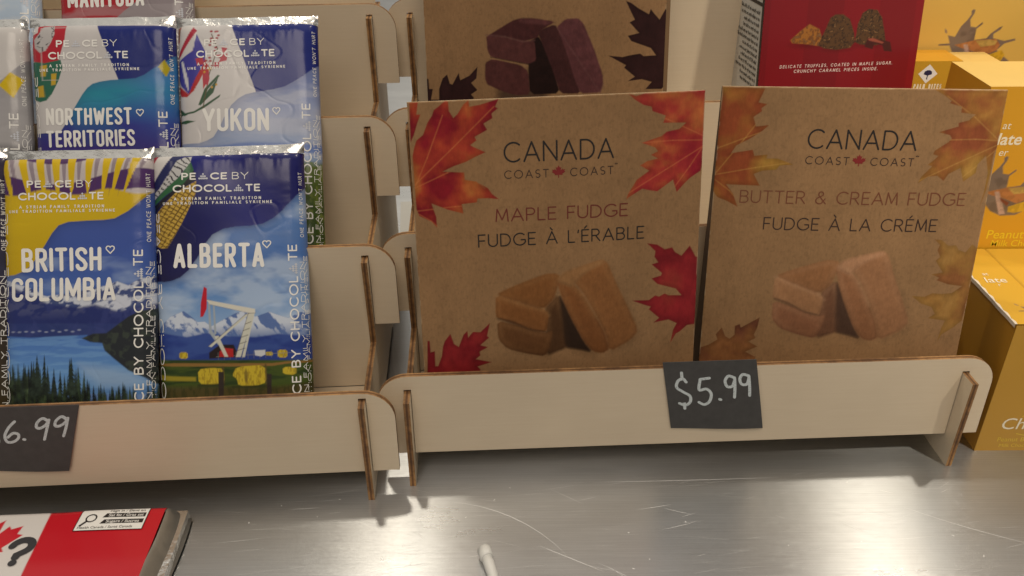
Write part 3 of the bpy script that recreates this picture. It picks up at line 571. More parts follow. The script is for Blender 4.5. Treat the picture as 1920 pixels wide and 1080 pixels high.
def fudge_pic(pal, dy=0, dx=0, sc=1):
    def f(A):
        D = {k: rounded([(x*sc+dx, y*sc+dy) for x, y in v], 1, .18) for k, v in DATA.items() if k.startswith('F_')}
        nz = fbm(A.X, A.Y, 2.2, 4, 31); nz2 = fbm(A.X, A.Y, 9, 3, 37); fine = fbm(A.X, A.Y, .9, 2, 41)
        C0 = A.C.copy(); blend = lambda a, b, t: tuple(x*(1-t)+y*t for x, y in zip(a, b))
        A.poly([(x+3, y-2.5) for x, y in D['F_dark']], pal['shadow'], 6, .5); A.poly([(x+1.5, y-1.2) for x, y in D['F_f2']], pal['shadow'], 4, .35); A.poly([(x+2, y-1.5) for x, y in D['F_r2']], pal['shadow'], 5, .35)
        for k, soft in (('F_dark', 2.0), ('F_side', 1.8), ('F_f2', .8), ('F_f1', .8), ('F_top', 1.2), ('F_r2', 1.2), ('F_r1', 1.2), ('F_r0', 1.8)):
            m = A.poly(D[k], pal[k], soft, .97)
            if k == 'F_r2': A.poly(D['F_dark'], pal['F_dark'], 2., .85)
            y = np.array([p[1] for p in D[k]]); g = np.clip((A.Y-y.min())/(y.max()-y.min()+.1), 0, 1)
            sd = A.sd(D[k]); rim = np.exp(-((sd+1.6)/1.5)**2)
            b = A.C.copy(); A.C = A.C*(.86+.24*g)[..., None]; A.put(rim*.22*g, pal['hl']); A.put(np.exp(-((sd+.4)/.9)**2)*.25*(1-g), pal['F_dark']); keep(A, m, b)
        A.poly(D['F_crack'], pal['F_dark'], .8, .5)
        for pts in (DATA['F_f1'][:4], DATA['F_r1'][1:5]): A.line([(x*sc+dx, y*sc+dy-.8) for x, y in pts], 1.2, pal['hl'], .35, 2.)
        chg = np.clip(np.abs(A.C-C0).sum(-1, keepdims=True)*30, 0, 1)
        A.C = A.C*(1-chg)+chg*A.C*(.80+.20*nz+.15*nz2+.12*fine-.02)[..., None]
    return f
def choc_pic(A):
    nz = fbm(A.X, A.Y, 2.5, 4, 31)
    C0 = A.C.copy(); D = DATA
    A.poly([(40, 30), (72, 30), (70, 50), (45, 52)], (.05, .025, .02), 6, .8)
    for k, c, soft in (('K_side', (.018, .007, .006), .8), ('K_f2', (.095, .030, .028), .8), ('K_f1', (.105, .034, .032), .8), ('K_top', (.075, .022, .022), .8), ('K_r1', (.062, .02, .02), .8), ('K_r2', (.125, .042, .045), 1.), ('K_hl', (.12, .04, .04), 1.5)): A.poly(rounded(D[k], 1, .14), c, soft)
    A.line(D['K_f1'][:4], 1.0, (.17, .075, .07), .5, 1.); A.line(D['K_f1'][4:8], .6, (.03, .01, .01), .7, .6); A.line(D['K_r2'][6:8]+D['K_r2'][:1], .8, (.17, .07, .07), .5, 1)
    A.line([(x-2, y+0) for x, y in D['K_r2'][3:6]], .8, (.18, .07, .07), .25, 1.5)
    chg = np.abs(A.C-C0).sum(-1, keepdims=True) > .004
    A.C = np.where(chg, A.C*(.72+.55*nz)[..., None], A.C)
def fudge_box(label, loc, yaw, lean, w, h, t, art, texts, body=M_KBODY):
    o = thing('fudge_box', label, 'fudge box', loc, yaw, lean, 'kraft fudge boxes on the right stand')
    W, Hh = w/1000, h/1000
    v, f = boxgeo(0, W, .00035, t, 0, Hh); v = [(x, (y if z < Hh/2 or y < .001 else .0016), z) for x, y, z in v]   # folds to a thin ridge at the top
    b = meshobj('carton', v, f, [body, M_KRAFT_LIT, M_KRAFT_SHADED], o, [0, 1, 0, 0, 2, 2])
    P = flat(art.X, art.Y)
    e = np.minimum(np.minimum(art.X, w-art.X), np.minimum(art.Y, h-art.Y)); P[..., 1] = .0003*np.clip(1-e/.5, 0, 1)**2+.0016*np.sin(art.X/w*math.pi)*np.sin(art.Y/h*math.pi)*-1
    grid_mesh('front_print', P, art.C, M_KRAFT, o)
    L = Lettering(lambda u, v, off: (u/1000, -off-.0016*math.sin(u/w*math.pi)*math.sin(v/h*math.pi), v/1000)); texts(L); 
    if L.V: L.build('front_lettering', o)
    for nm, sb in L.subs: sb.build(nm, o)
    return o
M_KRAFT_LIT = plain('kraft_fold_lit', (.55, .40, .24), .7, var=.08)  # lighter copy of the kraft, paints the lit rim along the top fold
def logo(L):
    L = L.sub('brand_lettering')
    L.text('CANADA', (43.8, 136.5), (97, 136.3), 9.9, .085, M_INK_K, sp=.13)
    L.text('COAST', (43.8, 128.8), (65.3, 128.6), 4.1, .10, M_INK_BR, sp=.28); L.text('COAST', (75.6, 128.6), (96.8, 128.6), 4.1, .10, M_INK_BR, sp=.28)
    L.poly([(70+x*4.9, 129.8+y*4.4) for x, y in MAPLE], M_INK_RED); L.text('®', (97.3, 131.3), (98.9, 131.3), 2.6, .08, M_INK_BR)
def texA(L):
    logo(L); L.text('MAPLE FUDGE', (38.9, 107.9), (104.2, 107.4), 6.6, .095, M_INK_RUST, sp=.16); L.text("FUDGE À L'ÉRABLE", (30, 95.5), (112.7, 95.4), 6.6, .095, M_INK_K, sp=.16)
def texB(L):
    logo(L); L.text('BUTTER & CREAM FUDGE', (13.4, 108.2), (125.2, 109), 6.7, .085, M_INK_TAN, sp=.15); L.text('FUDGE À LA CRÉME', (26.5, 94.4), (113.4, 95.2), 6.7, .09, M_INK_BR, sp=.15)
RED = [((.26, .012, .022), (.42, .055, .026), (.50, .16, .04)), ((.32, .014, .034), (.42, .05, .034), (.50, .15, .045)), ((.22, .014, .02), (.29, .02, .025), (.32, .04, .03)), ((.20, .010, .015), (.28, .02, .022), (.33, .05, .03))]
ORG = [((.30, .07, .025), (.34, .13, .03), (.42, .23, .045)), ((.27, .075, .03), (.33, .14, .035), (.40, .22, .05)), ((.25, .10, .035), (.33, .17, .045), (.36, .20, .06)), ((.16, .055, .03), (.26, .11, .04), (.29, .13, .05))]
BRN = [((.030, .010, .010), (.036, .012, .012), (.042, .015, .015))]
veinA = {'A_l1': [((-2, 125), (40, 163)), ((-2, 125), (34, 140)), ((0, 115), (38, 117)), ((-2, 120), (16, 160)), ((0, 115), (14, 104))], 'A_l2': [((141, 145), (104, 161)), ((141, 143), (109, 143)), ((141, 140), (103, 118)), ((141, 140), (127, 120))]}
veinB = {'B_l1': [((-2, 120), (26, 160)), ((-2, 135), (28, 147)), ((-2, 122), (40, 130)), ((0, 120), (14, 108))], 'B_l2': [((136, 142), (108, 163)), ((136, 142), (112, 142)), ((136, 140), (98, 120)), ((136, 138), (118, 120))]}
PAL_A = dict(shadow=(.10, .05, .02), F_top=(.235, .092, .026), F_f1=(.225, .086, .024), F_f2=(.125, .050, .016), F_side=(.075, .032, .012), F_dark=(.028, .014, .008), F_r1=(.215, .080, .024), F_r2=(.26, .108, .036), F_r0=(.33, .165, .065), hl=(.38, .20, .08))
PAL_B = dict(shadow=(.15, .085, .045), F_top=(.31, .142, .060), F_f1=(.35, .175, .082), F_f2=(.24, .104, .052), F_side=(.155, .070, .038), F_dark=(.07, .037, .024), F_r1=(.28, .125, .058), F_r2=(.33, .160, .076), F_r0=(.45, .235, .125), hl=(.50, .29, .16))
artA = kraft_art(141, 166.5, ['A_l1a', 'A_l1', 'A_l2', 'A_l3', 'A_l4'], [RED[0]]+RED, veinA, fudge_pic(PAL_A))
fudge_box('brown kraft maple fudge box with red maple leaves, left in the front tier', (-.0443, .3542, .0313), .1083, .195, 141, 166.5, .028, artA, texA)
artB = kraft_art(135.8, 166.3, ['B_l1', 'B_l2', 'B_l3', 'B_l4'], ORG, veinB, fudge_pic(PAL_B, 0, -1.5, .985))
fudge_box('brown kraft butter and cream fudge box with orange maple leaves, behind the $5.99 tag', (.1016, .3844, .0289), -.0661, .1877, 135.8, 166.3, .024, artB, texB)
artC = kraft_art(141, 166.5, [], BRN, {}, lambda A: None)
DC = {k: [(x+43.9, y) for x, y in v] for k, v in DATA.items() if k.startswith('C_') or k.startswith('K_')}; DATA.update(DC)
leafC = lambda A: [leaf(A, DATA[l], *BRN[0], seed=50) for l in ('C_l1', 'C_l2')]
leafC(artC); choc_pic(artC)
fudge_box('brown kraft chocolate fudge box with dark leaves and dark fudge, on the tier behind', (-.0052-.0439*math.cos(.05), .4972-.0439*math.sin(.05), .0297+2*.047), .05, .19, 143.5, 166.5, .028, artC, logo)
# ------------------------------------------------------------------ chocolate bars
def bar_x(w, n=200):
    """column positions, dense at the rounded edges"""
    e = 1-np.cos(np.linspace(0, math.pi/2, 22)); r = 11.
    return np.concatenate([e*r, np.linspace(r, w-r, n)[1:-1], (w-e*r)[::-1]])
def bar_depth(x, v, w, seed):
    r = 11.; d = 7.5
    l = np.clip((r-x)/r, 0, 1); g = np.clip((x-(w-r))/r, 0, 1)
    return d*(1-np.sqrt(np.maximum(0, 1-l**2.4)))+d*(1-np.sqrt(np.maximum(0, 1-g**2.4)))
VT = 149.
class BarSurf:
    squash = 0.
    def vmap(s, v): return v-np.maximum(0, v-100)*s.squash
    def __init__(s, w, seed): s.w = w; s.seed = seed; s.r = np.random.RandomState(seed); s.ph = s.r.rand(6)*6.28
    def depth(s, x, v):
        x = np.asarray(x, float); v = np.asarray(v, float); d = bar_depth(x, v, s.w, s.seed)
        d = d+.18*np.sin(x*.11+v*.045+s.ph[0])+.12*np.sin(v*.16-x*.05+s.ph[1])
        ed = np.exp(-np.minimum(x, s.w-x)/7.); d = d+ed*1.1*(fbm(v, x*.3+40, 9., 3, s.seed+7)-.5)
        top = np.exp(-(VT+3-v)/5.); d = d+.42*(fbm(x, v*.8, 24., 2, s.seed+31)-.5)+.07*np.maximum(0, 1-np.abs(fbm(x*.8, v, 30., 3, s.seed+37)-.5)*40)
        d = d+top*1.6*(fbm(x, v*.35, 7., 3, s.seed+9)-.5)+2.5*np.exp(-(VT+3-v)/2.5)
        return d
    def __call__(s, u, v, off):
        v0 = v; v = s.vmap(v)
        u2 = min(max(u, .05), s.w-.05)
        return (u/1000, float(s.depth(u2, v0))/1000-off*1.2, v/1000)
def bar(label, loc, yaw, lean, w, paint, texts, seed, h=152.6, vmin=0., cnt=210):
    o = thing('chocolate_bar', label, 'chocolate bar', loc, yaw, lean, 'province chocolate bars on the left stand')
    S = BarSurf(w, seed); S.squash = {1: .068, 2: .03}.get(seed, 0); xs = bar_x(w, cnt); ys = np.arange(vmin, VT+2.6, .4)
    A = Art(xs, ys, (.5, .5, .5)); A.px = .4; paint(A)
    P = np.stack([A.X/1000, S.depth(A.X, A.Y)/1000, S.vmap(A.Y)/1000], -1)
    grid_mesh('printed_wrapper', P, A.C, M_WRAP, o)
    # foil: back wall and sides
    box('foil_back', .0006, w/1000-.0006, .0080, .0100, 0, VT/1000-.004, M_FOIL, o)
    # crimped foil fin along the top
    cx = np.linspace(-.6, w+.6, 150); cv = np.linspace(0, 1, 9); CX, CV = np.meshgrid(cx, cv); R = np.random.RandomState(seed+50)
    ear = np.exp(-np.minimum(CX+.6, w+.6-CX)/3.); top = VT+2.2+4.4+.8*fbm(CX, CX*0, 14, 3, seed)+1.6*ear*(.3+.7*fbm(CX, CX*0, 3, 2, seed+1))
    Z = (VT+2.0)+(top-VT-2.0)*CV
    dep = 2.6+2.2*CV+(.4+1.6*CV)*(fbm(CX, CV*3, 16, 2, seed)-.5)+.7*(fbm(CX, CV*6, 4.5, 3, seed+3)-.5)*(.5+ear*4)+3.*np.exp(-np.minimum(CX+.6, w+.6-CX)/4.)*(1-CV*.7)
    me = grid_mesh('foil_crimp', np.stack([CX/1000, dep/1000, Z/1000-S.squash*.049], -1), np.ones(CX.shape+(3,)), M_FOIL, o, smooth=False)
    L = Lettering(S); texts(L, w)
    if L.V: L.build('wrapper_lettering', o)
    for nm, sb in L.subs: sb.build(nm, o)
    return o
def brand(L, x0, y0, w, dy=0):
    """the maker's two line mark with the small line pair below"""
    L = L.sub('brand_lettering')
    k = w/44.
    L.text('PE^CE', (x0+4.6*k, y0+6.7*k), (x0+27.5*k, y0+6.7*k-dy*.5), 3.9*k, .20, M_INK_W, sp=.2); L.text('BY', (x0+30*k, y0+6.7*k-dy*.55), (x0+38.3*k, y0+6.7*k-dy*.7), 3.9*k, .10, M_INK_W, sp=.22)
    L.text('CHOCOL^TE', (x0, y0), (x0+44*k, y0-dy), 4.1*k, .19, M_INK_W, sp=.16)
    L.text('A SYRIAN FAMILY TRADITION', (x0+.4, y0-4.4*k), (x0+44.2*k, y0-4.4*k-dy), 1.7*k, .2, M_INK_W, sp=.45)
    L.text('UNE TRADITION FAMILIALE SYRIENNE', (x0-5.3*k, y0-6.7*k), (x0+49.7*k, y0-6.7*k-dy), 1.6*k, .2, M_INK_W, sp=.45)
def side_text(L, w, top=100., left=True, off=0):
    L0 = L; L = L0.sub('side_lettering')
    x = w-5.4
    L.text('PE^CE BY CHOCOL^TE', (x, top-93), (x+.9, top), 4.6, .15, M_INK_W, sp=.2)
    L.text('A SYRIAN FAMILY TRADITION', (w-2.1, top-103), (w-1.5, top-9), 2.1, .13, M_INK_W, sp=.4)
    L.text('UNE TRADITION FAMILIALE SYRIENNE', (w-.75, top-105), (w-.35, top-6), 1.5, .16, M_INK_W, sp=.4)
    L.text("ONE PEACE WON'T HURT", (w-1.2, top+4), (w-1., top+40), 1.6, .15, M_INK_W, sp=.35)
    if left:
        L = L0.sub('side_lettering'); L.text('PEACE BY CHOCOL^TE', (.7, top+20), (.4, top-104), 3.4, .15, M_INK_W, sp=.25)
def lower(A, wave):
    """mask of everything below the flowing edge"""
    pts = list(wave)+[(110, 200), (110, -60), (-30, -60), (-30, wave[0][1])]
    pts = list(wave)+[(140, wave[-1][1]), (140, -60), (-40, -60), (-40, wave[0][1])]
    sd = A.sd(pts); return np.clip(.5-sd/.4, 0, 1), sd
def conifers(A, y, x0, x1, n, hmin, hmax, seed, cols):
    r = np.random.RandomState(seed)
    for _ in range(n):
        x = r.uniform(x0, x1); h = r.uniform(hmin, hmax); w = h*r.uniform(.09, .15); b = y+r.uniform(-2, 2); k = 8; lf = [(x, b+h)]; rt = []
        for i in range(1, k+1):
            q = (i/k)**.85; yy = b+h*(1-i/k)
            lf += [(x-w*q*r.uniform(.75, 1.15), yy-.3), (x-w*q*r.uniform(.35, .6), yy+.1)]; rt += [(x+w*q*r.uniform(.75, 1.15), yy-.3), (x+w*q*r.uniform(.35, .6), yy+.1)]
        c = cols[r.randint(len(cols))]; f = r.uniform(.7, 1.3); A.poly(lf+rt[::-1], tuple(v*f for v in c), .45)
def paint_alberta(A):
    D = DATA; n = fbm(A.X, A.Y, 30, 3, 2)
    A.C[:] = ramp1(np.clip((A.X+A.Y*.6-60)/90+.5*(n-.5), 0, 1), [(0, (.013, .012, .06)), (.55, (.014, .017, .17)), (1, (.014, .015, .12))])
    A.poly(D['al_red'], (.42, .02, .05), .3); A.poly(D['al_wh'], (.62, .60, .58), .3); A.poly(D['al_nv'], (.02, .025, .10), .3)
    A.poly(D['al_bk'], (.015, .015, .02), .3); A.poly(D['al_gr'], (.03, .12, .05), .3); m = A.poly(D['al_mt'], (.50, .5, .5), .3)
    b = A.C.copy(); A.put((np.abs((A.X*1.1+A.Y*.8+5*fbm(A.X, A.Y, 6, 3, 5)) % 3.4-1.7) < .45)*1., (.02, .02, .03)); keep(A, m, b)
    m = A.poly(D['al_corn'], (.55, .36, .06), .3); b = A.C.copy(); u = A.X*.55+A.Y*.83; v = A.X*.83-A.Y*.55
    A.put(((np.abs(u % 2.2-1.1) > .75) | (np.abs(v % 2.6-1.3) > 1.0))*.85, (.10, .055, .01)); keep(A, m, b)
    A.poly([(73, 118), (77.5, 124), (78, 116), (75, 111)], (.40, .02, .08), .3)
    m, sd = lower(A, D['Alb_wave']); top = A.C.copy()
    y = A.Y; A.C = ramp1(y, [(55, (.30, .44, .66)), (75, (.13, .27, .56)), (95, (.075, .17, .44)), (130, (.12, .24, .52))])
    n = fbm(A.X*.8, A.Y*1.5, 22, 5, 14); A.put(np.clip((n-.47)*3.2, 0, .62), (.50, .60, .74)); n = fbm(A.X*.8, A.Y*2, 14, 4, 19); A.put(np.clip((n-.55)*4, 0, .5)*(y > 75), (.10, .19, .42))
    mr = A.poly(D['al_ridge'], (.10, .17, .40), .4); b = A.C.copy(); nn = fbm(A.X*1.4+A.Y*.7, A.Y*.9, 5, 5, 8); A.put(np.clip((nn-.46)*9, 0, .9)*np.clip((y-52)/8, 0, 1), (.62, .68, .78)); keep(A, mr, b)
    A.poly(D['al_hill'], (.022, .048, .25), 1.0); b = A.C.copy(); n = fbm(A.X, A.Y*2, 12, 4, 7); A.put(np.clip((n-.5)*3, 0, .6)*A.mask(D['al_hill']), (.05, .10, .34))
    A.poly(D['al_field'], (.055, .085, .012), .8); n = fbm(A.X*.4, A.Y*2.5, 5, 4, 12); b = A.C.copy(); A.put(np.clip((n-.45)*4, 0, .8), (.020, .040, .010)); keep(A, A.mask(D['al_field']), b)
    A.poly(D['al_f2'], (.26, .14, .035), .5); A.poly(D['al_f3'], (.32, .26, .02), .8); mm = A.poly(D['al_f4'], (.075, .060, .018), 2.5)
    b = A.C.copy(); n = fbm(A.X*3, A.Y*.8, 3, 3, 4); A.put(np.clip((n-.5)*4, 0, .6), (.03, .035, .01)); keep(A, mm, b)
    n = fbm(A.X*2.5, A.Y*.8, 1.4, 2, 6)
    for k in ('al_b1', 'al_b2', 'al_b3', 'al_b4', 'al_b5', 'al_b6'):
        mk = A.poly(rounded(D[k], 1, .2), (.58, .44, .03), .5); b = A.C.copy(); A.put(np.clip((n-.5)*4, 0, .7), (.30, .20, .015)); keep(A, mk, b)
    for cx, cy, rx, ry in ((44.6, 33.4, .9, 3.6), (19.5+15, 33, 0.1, .1)):
        A.ell(cx, cy, rx, ry, (.16, .11, .02), .5, .8)
    for k in ('al_b1', 'al_b2'): q = D[k]; A.line([(max(p[0] for p in q)-.4, min(p[1] for p in q)), (max(p[0] for p in q)-.4, max(p[1] for p in q))], 1., (.10, .07, .02), .8, .6); A.line([(min(p[0] for p in q), min(p[1] for p in q)), (max(p[0] for p in q), min(p[1] for p in q)-.2)], 1.1, (.03, .03, .01), .7, .8)
    for k in ('al_p1', 'al_p2'): A.poly(D[k], (.035, .025, .02), .4)
    A.poly(D['pj_base'], (.02, .012, .014), .5); A.line([(30, 44), (70, 44.5)], .3, (.25, .25, .25), .7); [A.line([(q, 42.5), (q, 46)], .3, (.2, .2, .2), .6) for q in range(31, 68, 3)]; A.poly(D['pj_red'], (.45, .02, .02), .4); A.poly(D['pj_w'], (.6, .62, .65), .4)
    for k in ('pj_r1', 'pj_r2'): A.poly(D[k], (.35, .4, .45), .3)
    for k in ('pj_d', 'pj_l2', 'pj_l1', 'pj_d2'): A.poly(D[k], (.60, .60, .52), .3)
    [A.line([(D['pj_l1'][0][0]*(1-t)+D['pj_l1'][3][0]*t, D['pj_l1'][0][1]*(1-t)+D['pj_l1'][3][1]*t), (D['pj_l2'][0][0]*(1-t)+D['pj_l2'][3][0]*t+.8, D['pj_l2'][0][1]*(1-t)+D['pj_l2'][3][1]*t+1.2)], .3, (.10, .09, .08)) for t in (.25, .4, .55, .7, .85)]
    for k in ('pj_l1', 'pj_d', 'pj_beam'): A.line(D[k][:2][::-1]+D[k][3:], .35, (.12, .10, .09), .6)
    A.poly(D['pj_beam'], (.66, .64, .56), .3); A.poly(D['pj_head'], (.5, .015, .03), .3)
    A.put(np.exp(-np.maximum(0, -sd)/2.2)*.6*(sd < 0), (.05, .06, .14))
    keep(A, m, top)
def paint_bc(A):
    D = DATA; A.C[:] = ramp1(A.Y, [(90, (.52, .35, .008)), (125, (.60, .42, .012)), (150, (.62, .42, .02))])
    # striped flag waves behind the rays
    yy = A.Y-147+4.*np.sin((A.X-8)/76*5.6); up = np.clip((A.Y-133+1.5*np.sin(A.X*.2))*.8, 0, 1)
    s = (yy/10.5+2) % 2; b = A.C.copy()
    pw = np.clip(.5+(np.abs(s-1)-.5)*14, 0, 1)[..., None]; A.C = np.array((.075, .03, .13))*(1-pw)+np.array((.52, .47, .47))*pw; keep(A, up*np.clip((A.Y-125-6*np.sin(A.X*.09+1.2))*.5, 0, 1), b)
    for i, (x, ang, ln) in enumerate([(2, -.25, 26), (12, -.2, 28), (21, -.12, 22), (29, -.05, 24), (37, .02, 20), (46, .08, 20), (55, .16, 22), (62, .28, 24), (70, .4, 26)]):
        xt = x+ln*math.sin(-ang)*1.0; A.poly([(x-2.2, 153), (x+2.2, 153), (x+1.2-ang*16, 136), (x-ang*ln*.9, 152-ln), (x-1.2-ang*12, 138)], (.62, .43, .012), .3)
        A.poly([(x+2.6, 153), (x+5.4, 153), (x+4.3-ang*14, 140), (x+3.4-ang*20, 131)], (.085, .035, .10), .3, .55)
    A.poly([(68, 127), (75, 134), (77, 124), (72, 119)], (.30, .20, .01), .4, .7)
    top = A.C.copy(); m, sd = lower(A, D['BC_wave']); y = A.Y
    A.C = ramp1(y, [(60, (.12, .22, .48)), (85, (.06, .125, .40)), (105, (.050, .095, .36)), (125, (.06, .105, .38))])
    n = fbm(A.X*.7, A.Y*1.6, 18, 4, 21); A.put(np.clip((n-.5)*2.4, 0, .4)*(y < 100), (.40, .52, .72))
    ms = A.poly(D['bc_snow'], (.055, .08, .22), .6); b = A.C.copy(); n = fbm(A.X*1.2-A.Y*.6, A.Y*1.6, 5, 5, 33); A.put(np.clip((n-.44)*8, 0, .95)*np.clip((y-68)/5, 0, 1), (.60, .64, .74)); keep(A, ms, b)
    A.poly(D['bc_mt'], (.018, .028, .15), 1.5, .92); n = fbm(A.X*2, A.Y, 7, 4, 41); A.put(A.mask(D['bc_mt'])*np.clip((n-.5)*3, 0, .45), (.045, .06, .22))
    m2 = A.mask(D['bc_lake'], .6); b = A.C.copy(); A.C = ramp1(y, [(20, (.06, .14, .34)), (40, (.13, .30, .62)), (57, (.075, .19, .52)), (62, (.05, .12, .38))]); n = fbm(A.X*.4, A.Y*3, 6, 4, 44); A.put(np.clip((n-.5)*3, 0, .4), (.20, .40, .70)); keep(A, m2, b)
    A.poly(D['bc_light'], (.34, .47, .66), 5, .6)
    mh = A.poly(D['bc_hill'], (.022, .026, .032), .7); b = A.C.copy(); n = fbm(A.X, A.Y, 3, 4, 45); A.put(np.clip((n-.5)*5, 0, .7), (.05, .065, .05)); keep(A, mh, b)
    for x in np.arange(3, 40, 3.3): A.ell(x, 62.5+math.sin(x)*.4, .9, .4, (.4, .45, .6), .4, .6)
    gr = [(.016, .026, .018), (.024, .040, .020), (.034, .052, .024), (.012, .018, .016)]
    A.poly([(-20, 42), (10, 38), (30, 30), (50, 26), (85, 24), (85, -10), (-20, -10)], gr[0], 2.5)
    conifers(A, 32, -2, 24, 40, 8, 16, 3, gr); conifers(A, 28, 8, 44, 40, 7, 15, 5, gr); conifers(A, 22, 30, 66, 50, 6, 13, 8, gr); conifers(A, 20, -2, 80, 70, 8, 15, 6, gr); conifers(A, 10, -2, 80, 60, 8, 13, 16, gr)
    conifers(A, 30, 16, 40, 5, 16, 22, 9, gr[:1])
    n = fbm(A.X, A.Y, 2.2, 4, 61); A.C *= (1+np.clip((n-.5)*2.4, -.5, .9)*(A.Y < 40)*(A.C.sum(-1) < .16))[..., None]
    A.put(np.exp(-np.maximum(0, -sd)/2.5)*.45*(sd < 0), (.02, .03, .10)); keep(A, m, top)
def paint_nwt(A):
    D = DATA; A.C[:] = (.55, .53, .53); n = fbm(A.X, A.Y, 20, 3, 3); A.C *= (.92+.14*n)[..., None]
    A.poly(D['nw_blue'], (.014, .024, .17), .3); A.poly(D['nw_red'], (.42, .02, .035), .3); A.poly(D['nw_wh0'], (.6, .58, .58), .3)
    m = A.poly(D['nw_hand'], (.46, .44, .44), .3); b = A.C.copy(); n = fbm(A.X, A.Y, 3, 3, 8); A.put((np.abs(n-.5) < .035)*.9, (.04, .03, .04)); keep(A, m, b)
    A.poly(D['nw_gr'], (.028, .13, .085), .3)
    for k in ('nw_y1', 'nw_y2', 'nw_y3', 'nw_y4'): A.poly(D[k], (.50, .33, .03), .3)
    A.line([(20, 150), (7, 150), (7, 122), (17, 122)], .4, (.5, .48, .48), .6)
    top = A.C.copy(); m, sd = lower(A, D['NWT_wave']); t = np.clip((A.Y-82)/42, 0, 1)
    A.C = ramp1(t, [(0, (.045, .025, .19)), (.35, (.035, .035, .26)), (.55, (.03, .11, .34)), (.8, (.025, .24, .36)), (1, (.05, .22, .42))]); n = fbm(A.X*.5, A.Y*1.6, 16, 3, 5)
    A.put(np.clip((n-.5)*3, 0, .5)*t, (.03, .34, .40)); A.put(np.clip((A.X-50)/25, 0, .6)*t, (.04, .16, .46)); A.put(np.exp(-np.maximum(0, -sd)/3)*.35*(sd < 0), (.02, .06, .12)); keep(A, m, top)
    A.poly(D['nw_dia'], (.42, .34, .015), .4)
def paint_yukon(A):
    D = DATA; A.C[:] = (.58, .56, .56); A.poly(D['yk_blue'], (.014, .024, .18), .3)
    A.poly(D['yk_white'], (.6, .58, .57), .3); A.poly(D['yk_fl1'], (.20, .10, .05), .3); b = A.C.copy(); n = fbm(A.X, A.Y, 2.5, 3, 8); A.put(A.mask(D['yk_fl1'])*(n > .5), (.35, .04, .04))
    A.poly(D['yk_st'], (.38, .025, .05), .3); A.poly(D['yk_fr'], (.42, .03, .03), .3); A.poly(D['yk_fb'], (.055, .05, .30), .3); A.poly(D['yk_fw'], (.6, .6, .64), .3)
    A.poly([(14.5, 128), (18, 131), (18, 122), (14.5, 116)], (.44, .03, .03), .3)
    for k in ('yk_s1', 'yk_le1', 'yk_le2', 'yk_le3', 'yk_le4'): A.poly(D[k], (.03, .085, .04), .3)
    A.line([(14, 106), (18, 124), (23, 138), (20, 146)], .5, (.10, .07, .03))
    r = np.random.RandomState(4)
    for k in ('yk_f1', 'yk_f2', 'yk_f3', 'yk_f4', 'yk_f5'): A.poly(D[k], (.42, .035, .06), .3)
    for _ in range(16): y = r.uniform(128, 148); x = 16+(y-120)*.22+r.uniform(-2.2, 2.2); A.ell(x, y, .8, .55, (.30, .03, .04), .3)
    for _ in range(6): A.ell(r.uniform(14, 24), r.uniform(115, 134), .6, .6, (.55, .30, .03), .3)
    A.poly([(70, 119), (75, 125), (76, 117), (73, 112)], (.02, .10, .06), .4)
    top = A.C.copy(); m, sd = lower(A, D['Yuk_wave']); y = A.Y
    A.C = ramp1(y, [(0, (.025, .05, .012)), (50, (.05, .085, .02)), (72, (.10, .14, .03)), (76, (.25, .33, .5)), (82, (.15, .23, .48)), (88, (.30, .38, .58)), (100, (.34, .39, .56)), (118, (.17, .22, .44))])
    n = fbm(A.X*.6, A.Y*2.2, 16, 5, 15); A.put(np.clip((n-.48)*4, 0, .6)*(y > 78), (.44, .47, .58)); A.poly([(-5, 84), (20, 85), (40, 86.5), (60, 85.5), (80, 84), (80, 80), (-5, 80)], (.12, .2, .5), 1.2, .8)
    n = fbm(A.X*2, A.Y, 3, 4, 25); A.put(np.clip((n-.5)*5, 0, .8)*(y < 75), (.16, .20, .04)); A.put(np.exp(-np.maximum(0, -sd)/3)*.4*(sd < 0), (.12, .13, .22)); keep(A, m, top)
def rr(x0, y0, x1, y1, r):
    return arc(x1-r, y1-r, r, r, 90, 0, 5)+arc(x1-r, y0+r, r, r, 0, -90, 5)
GW = .36
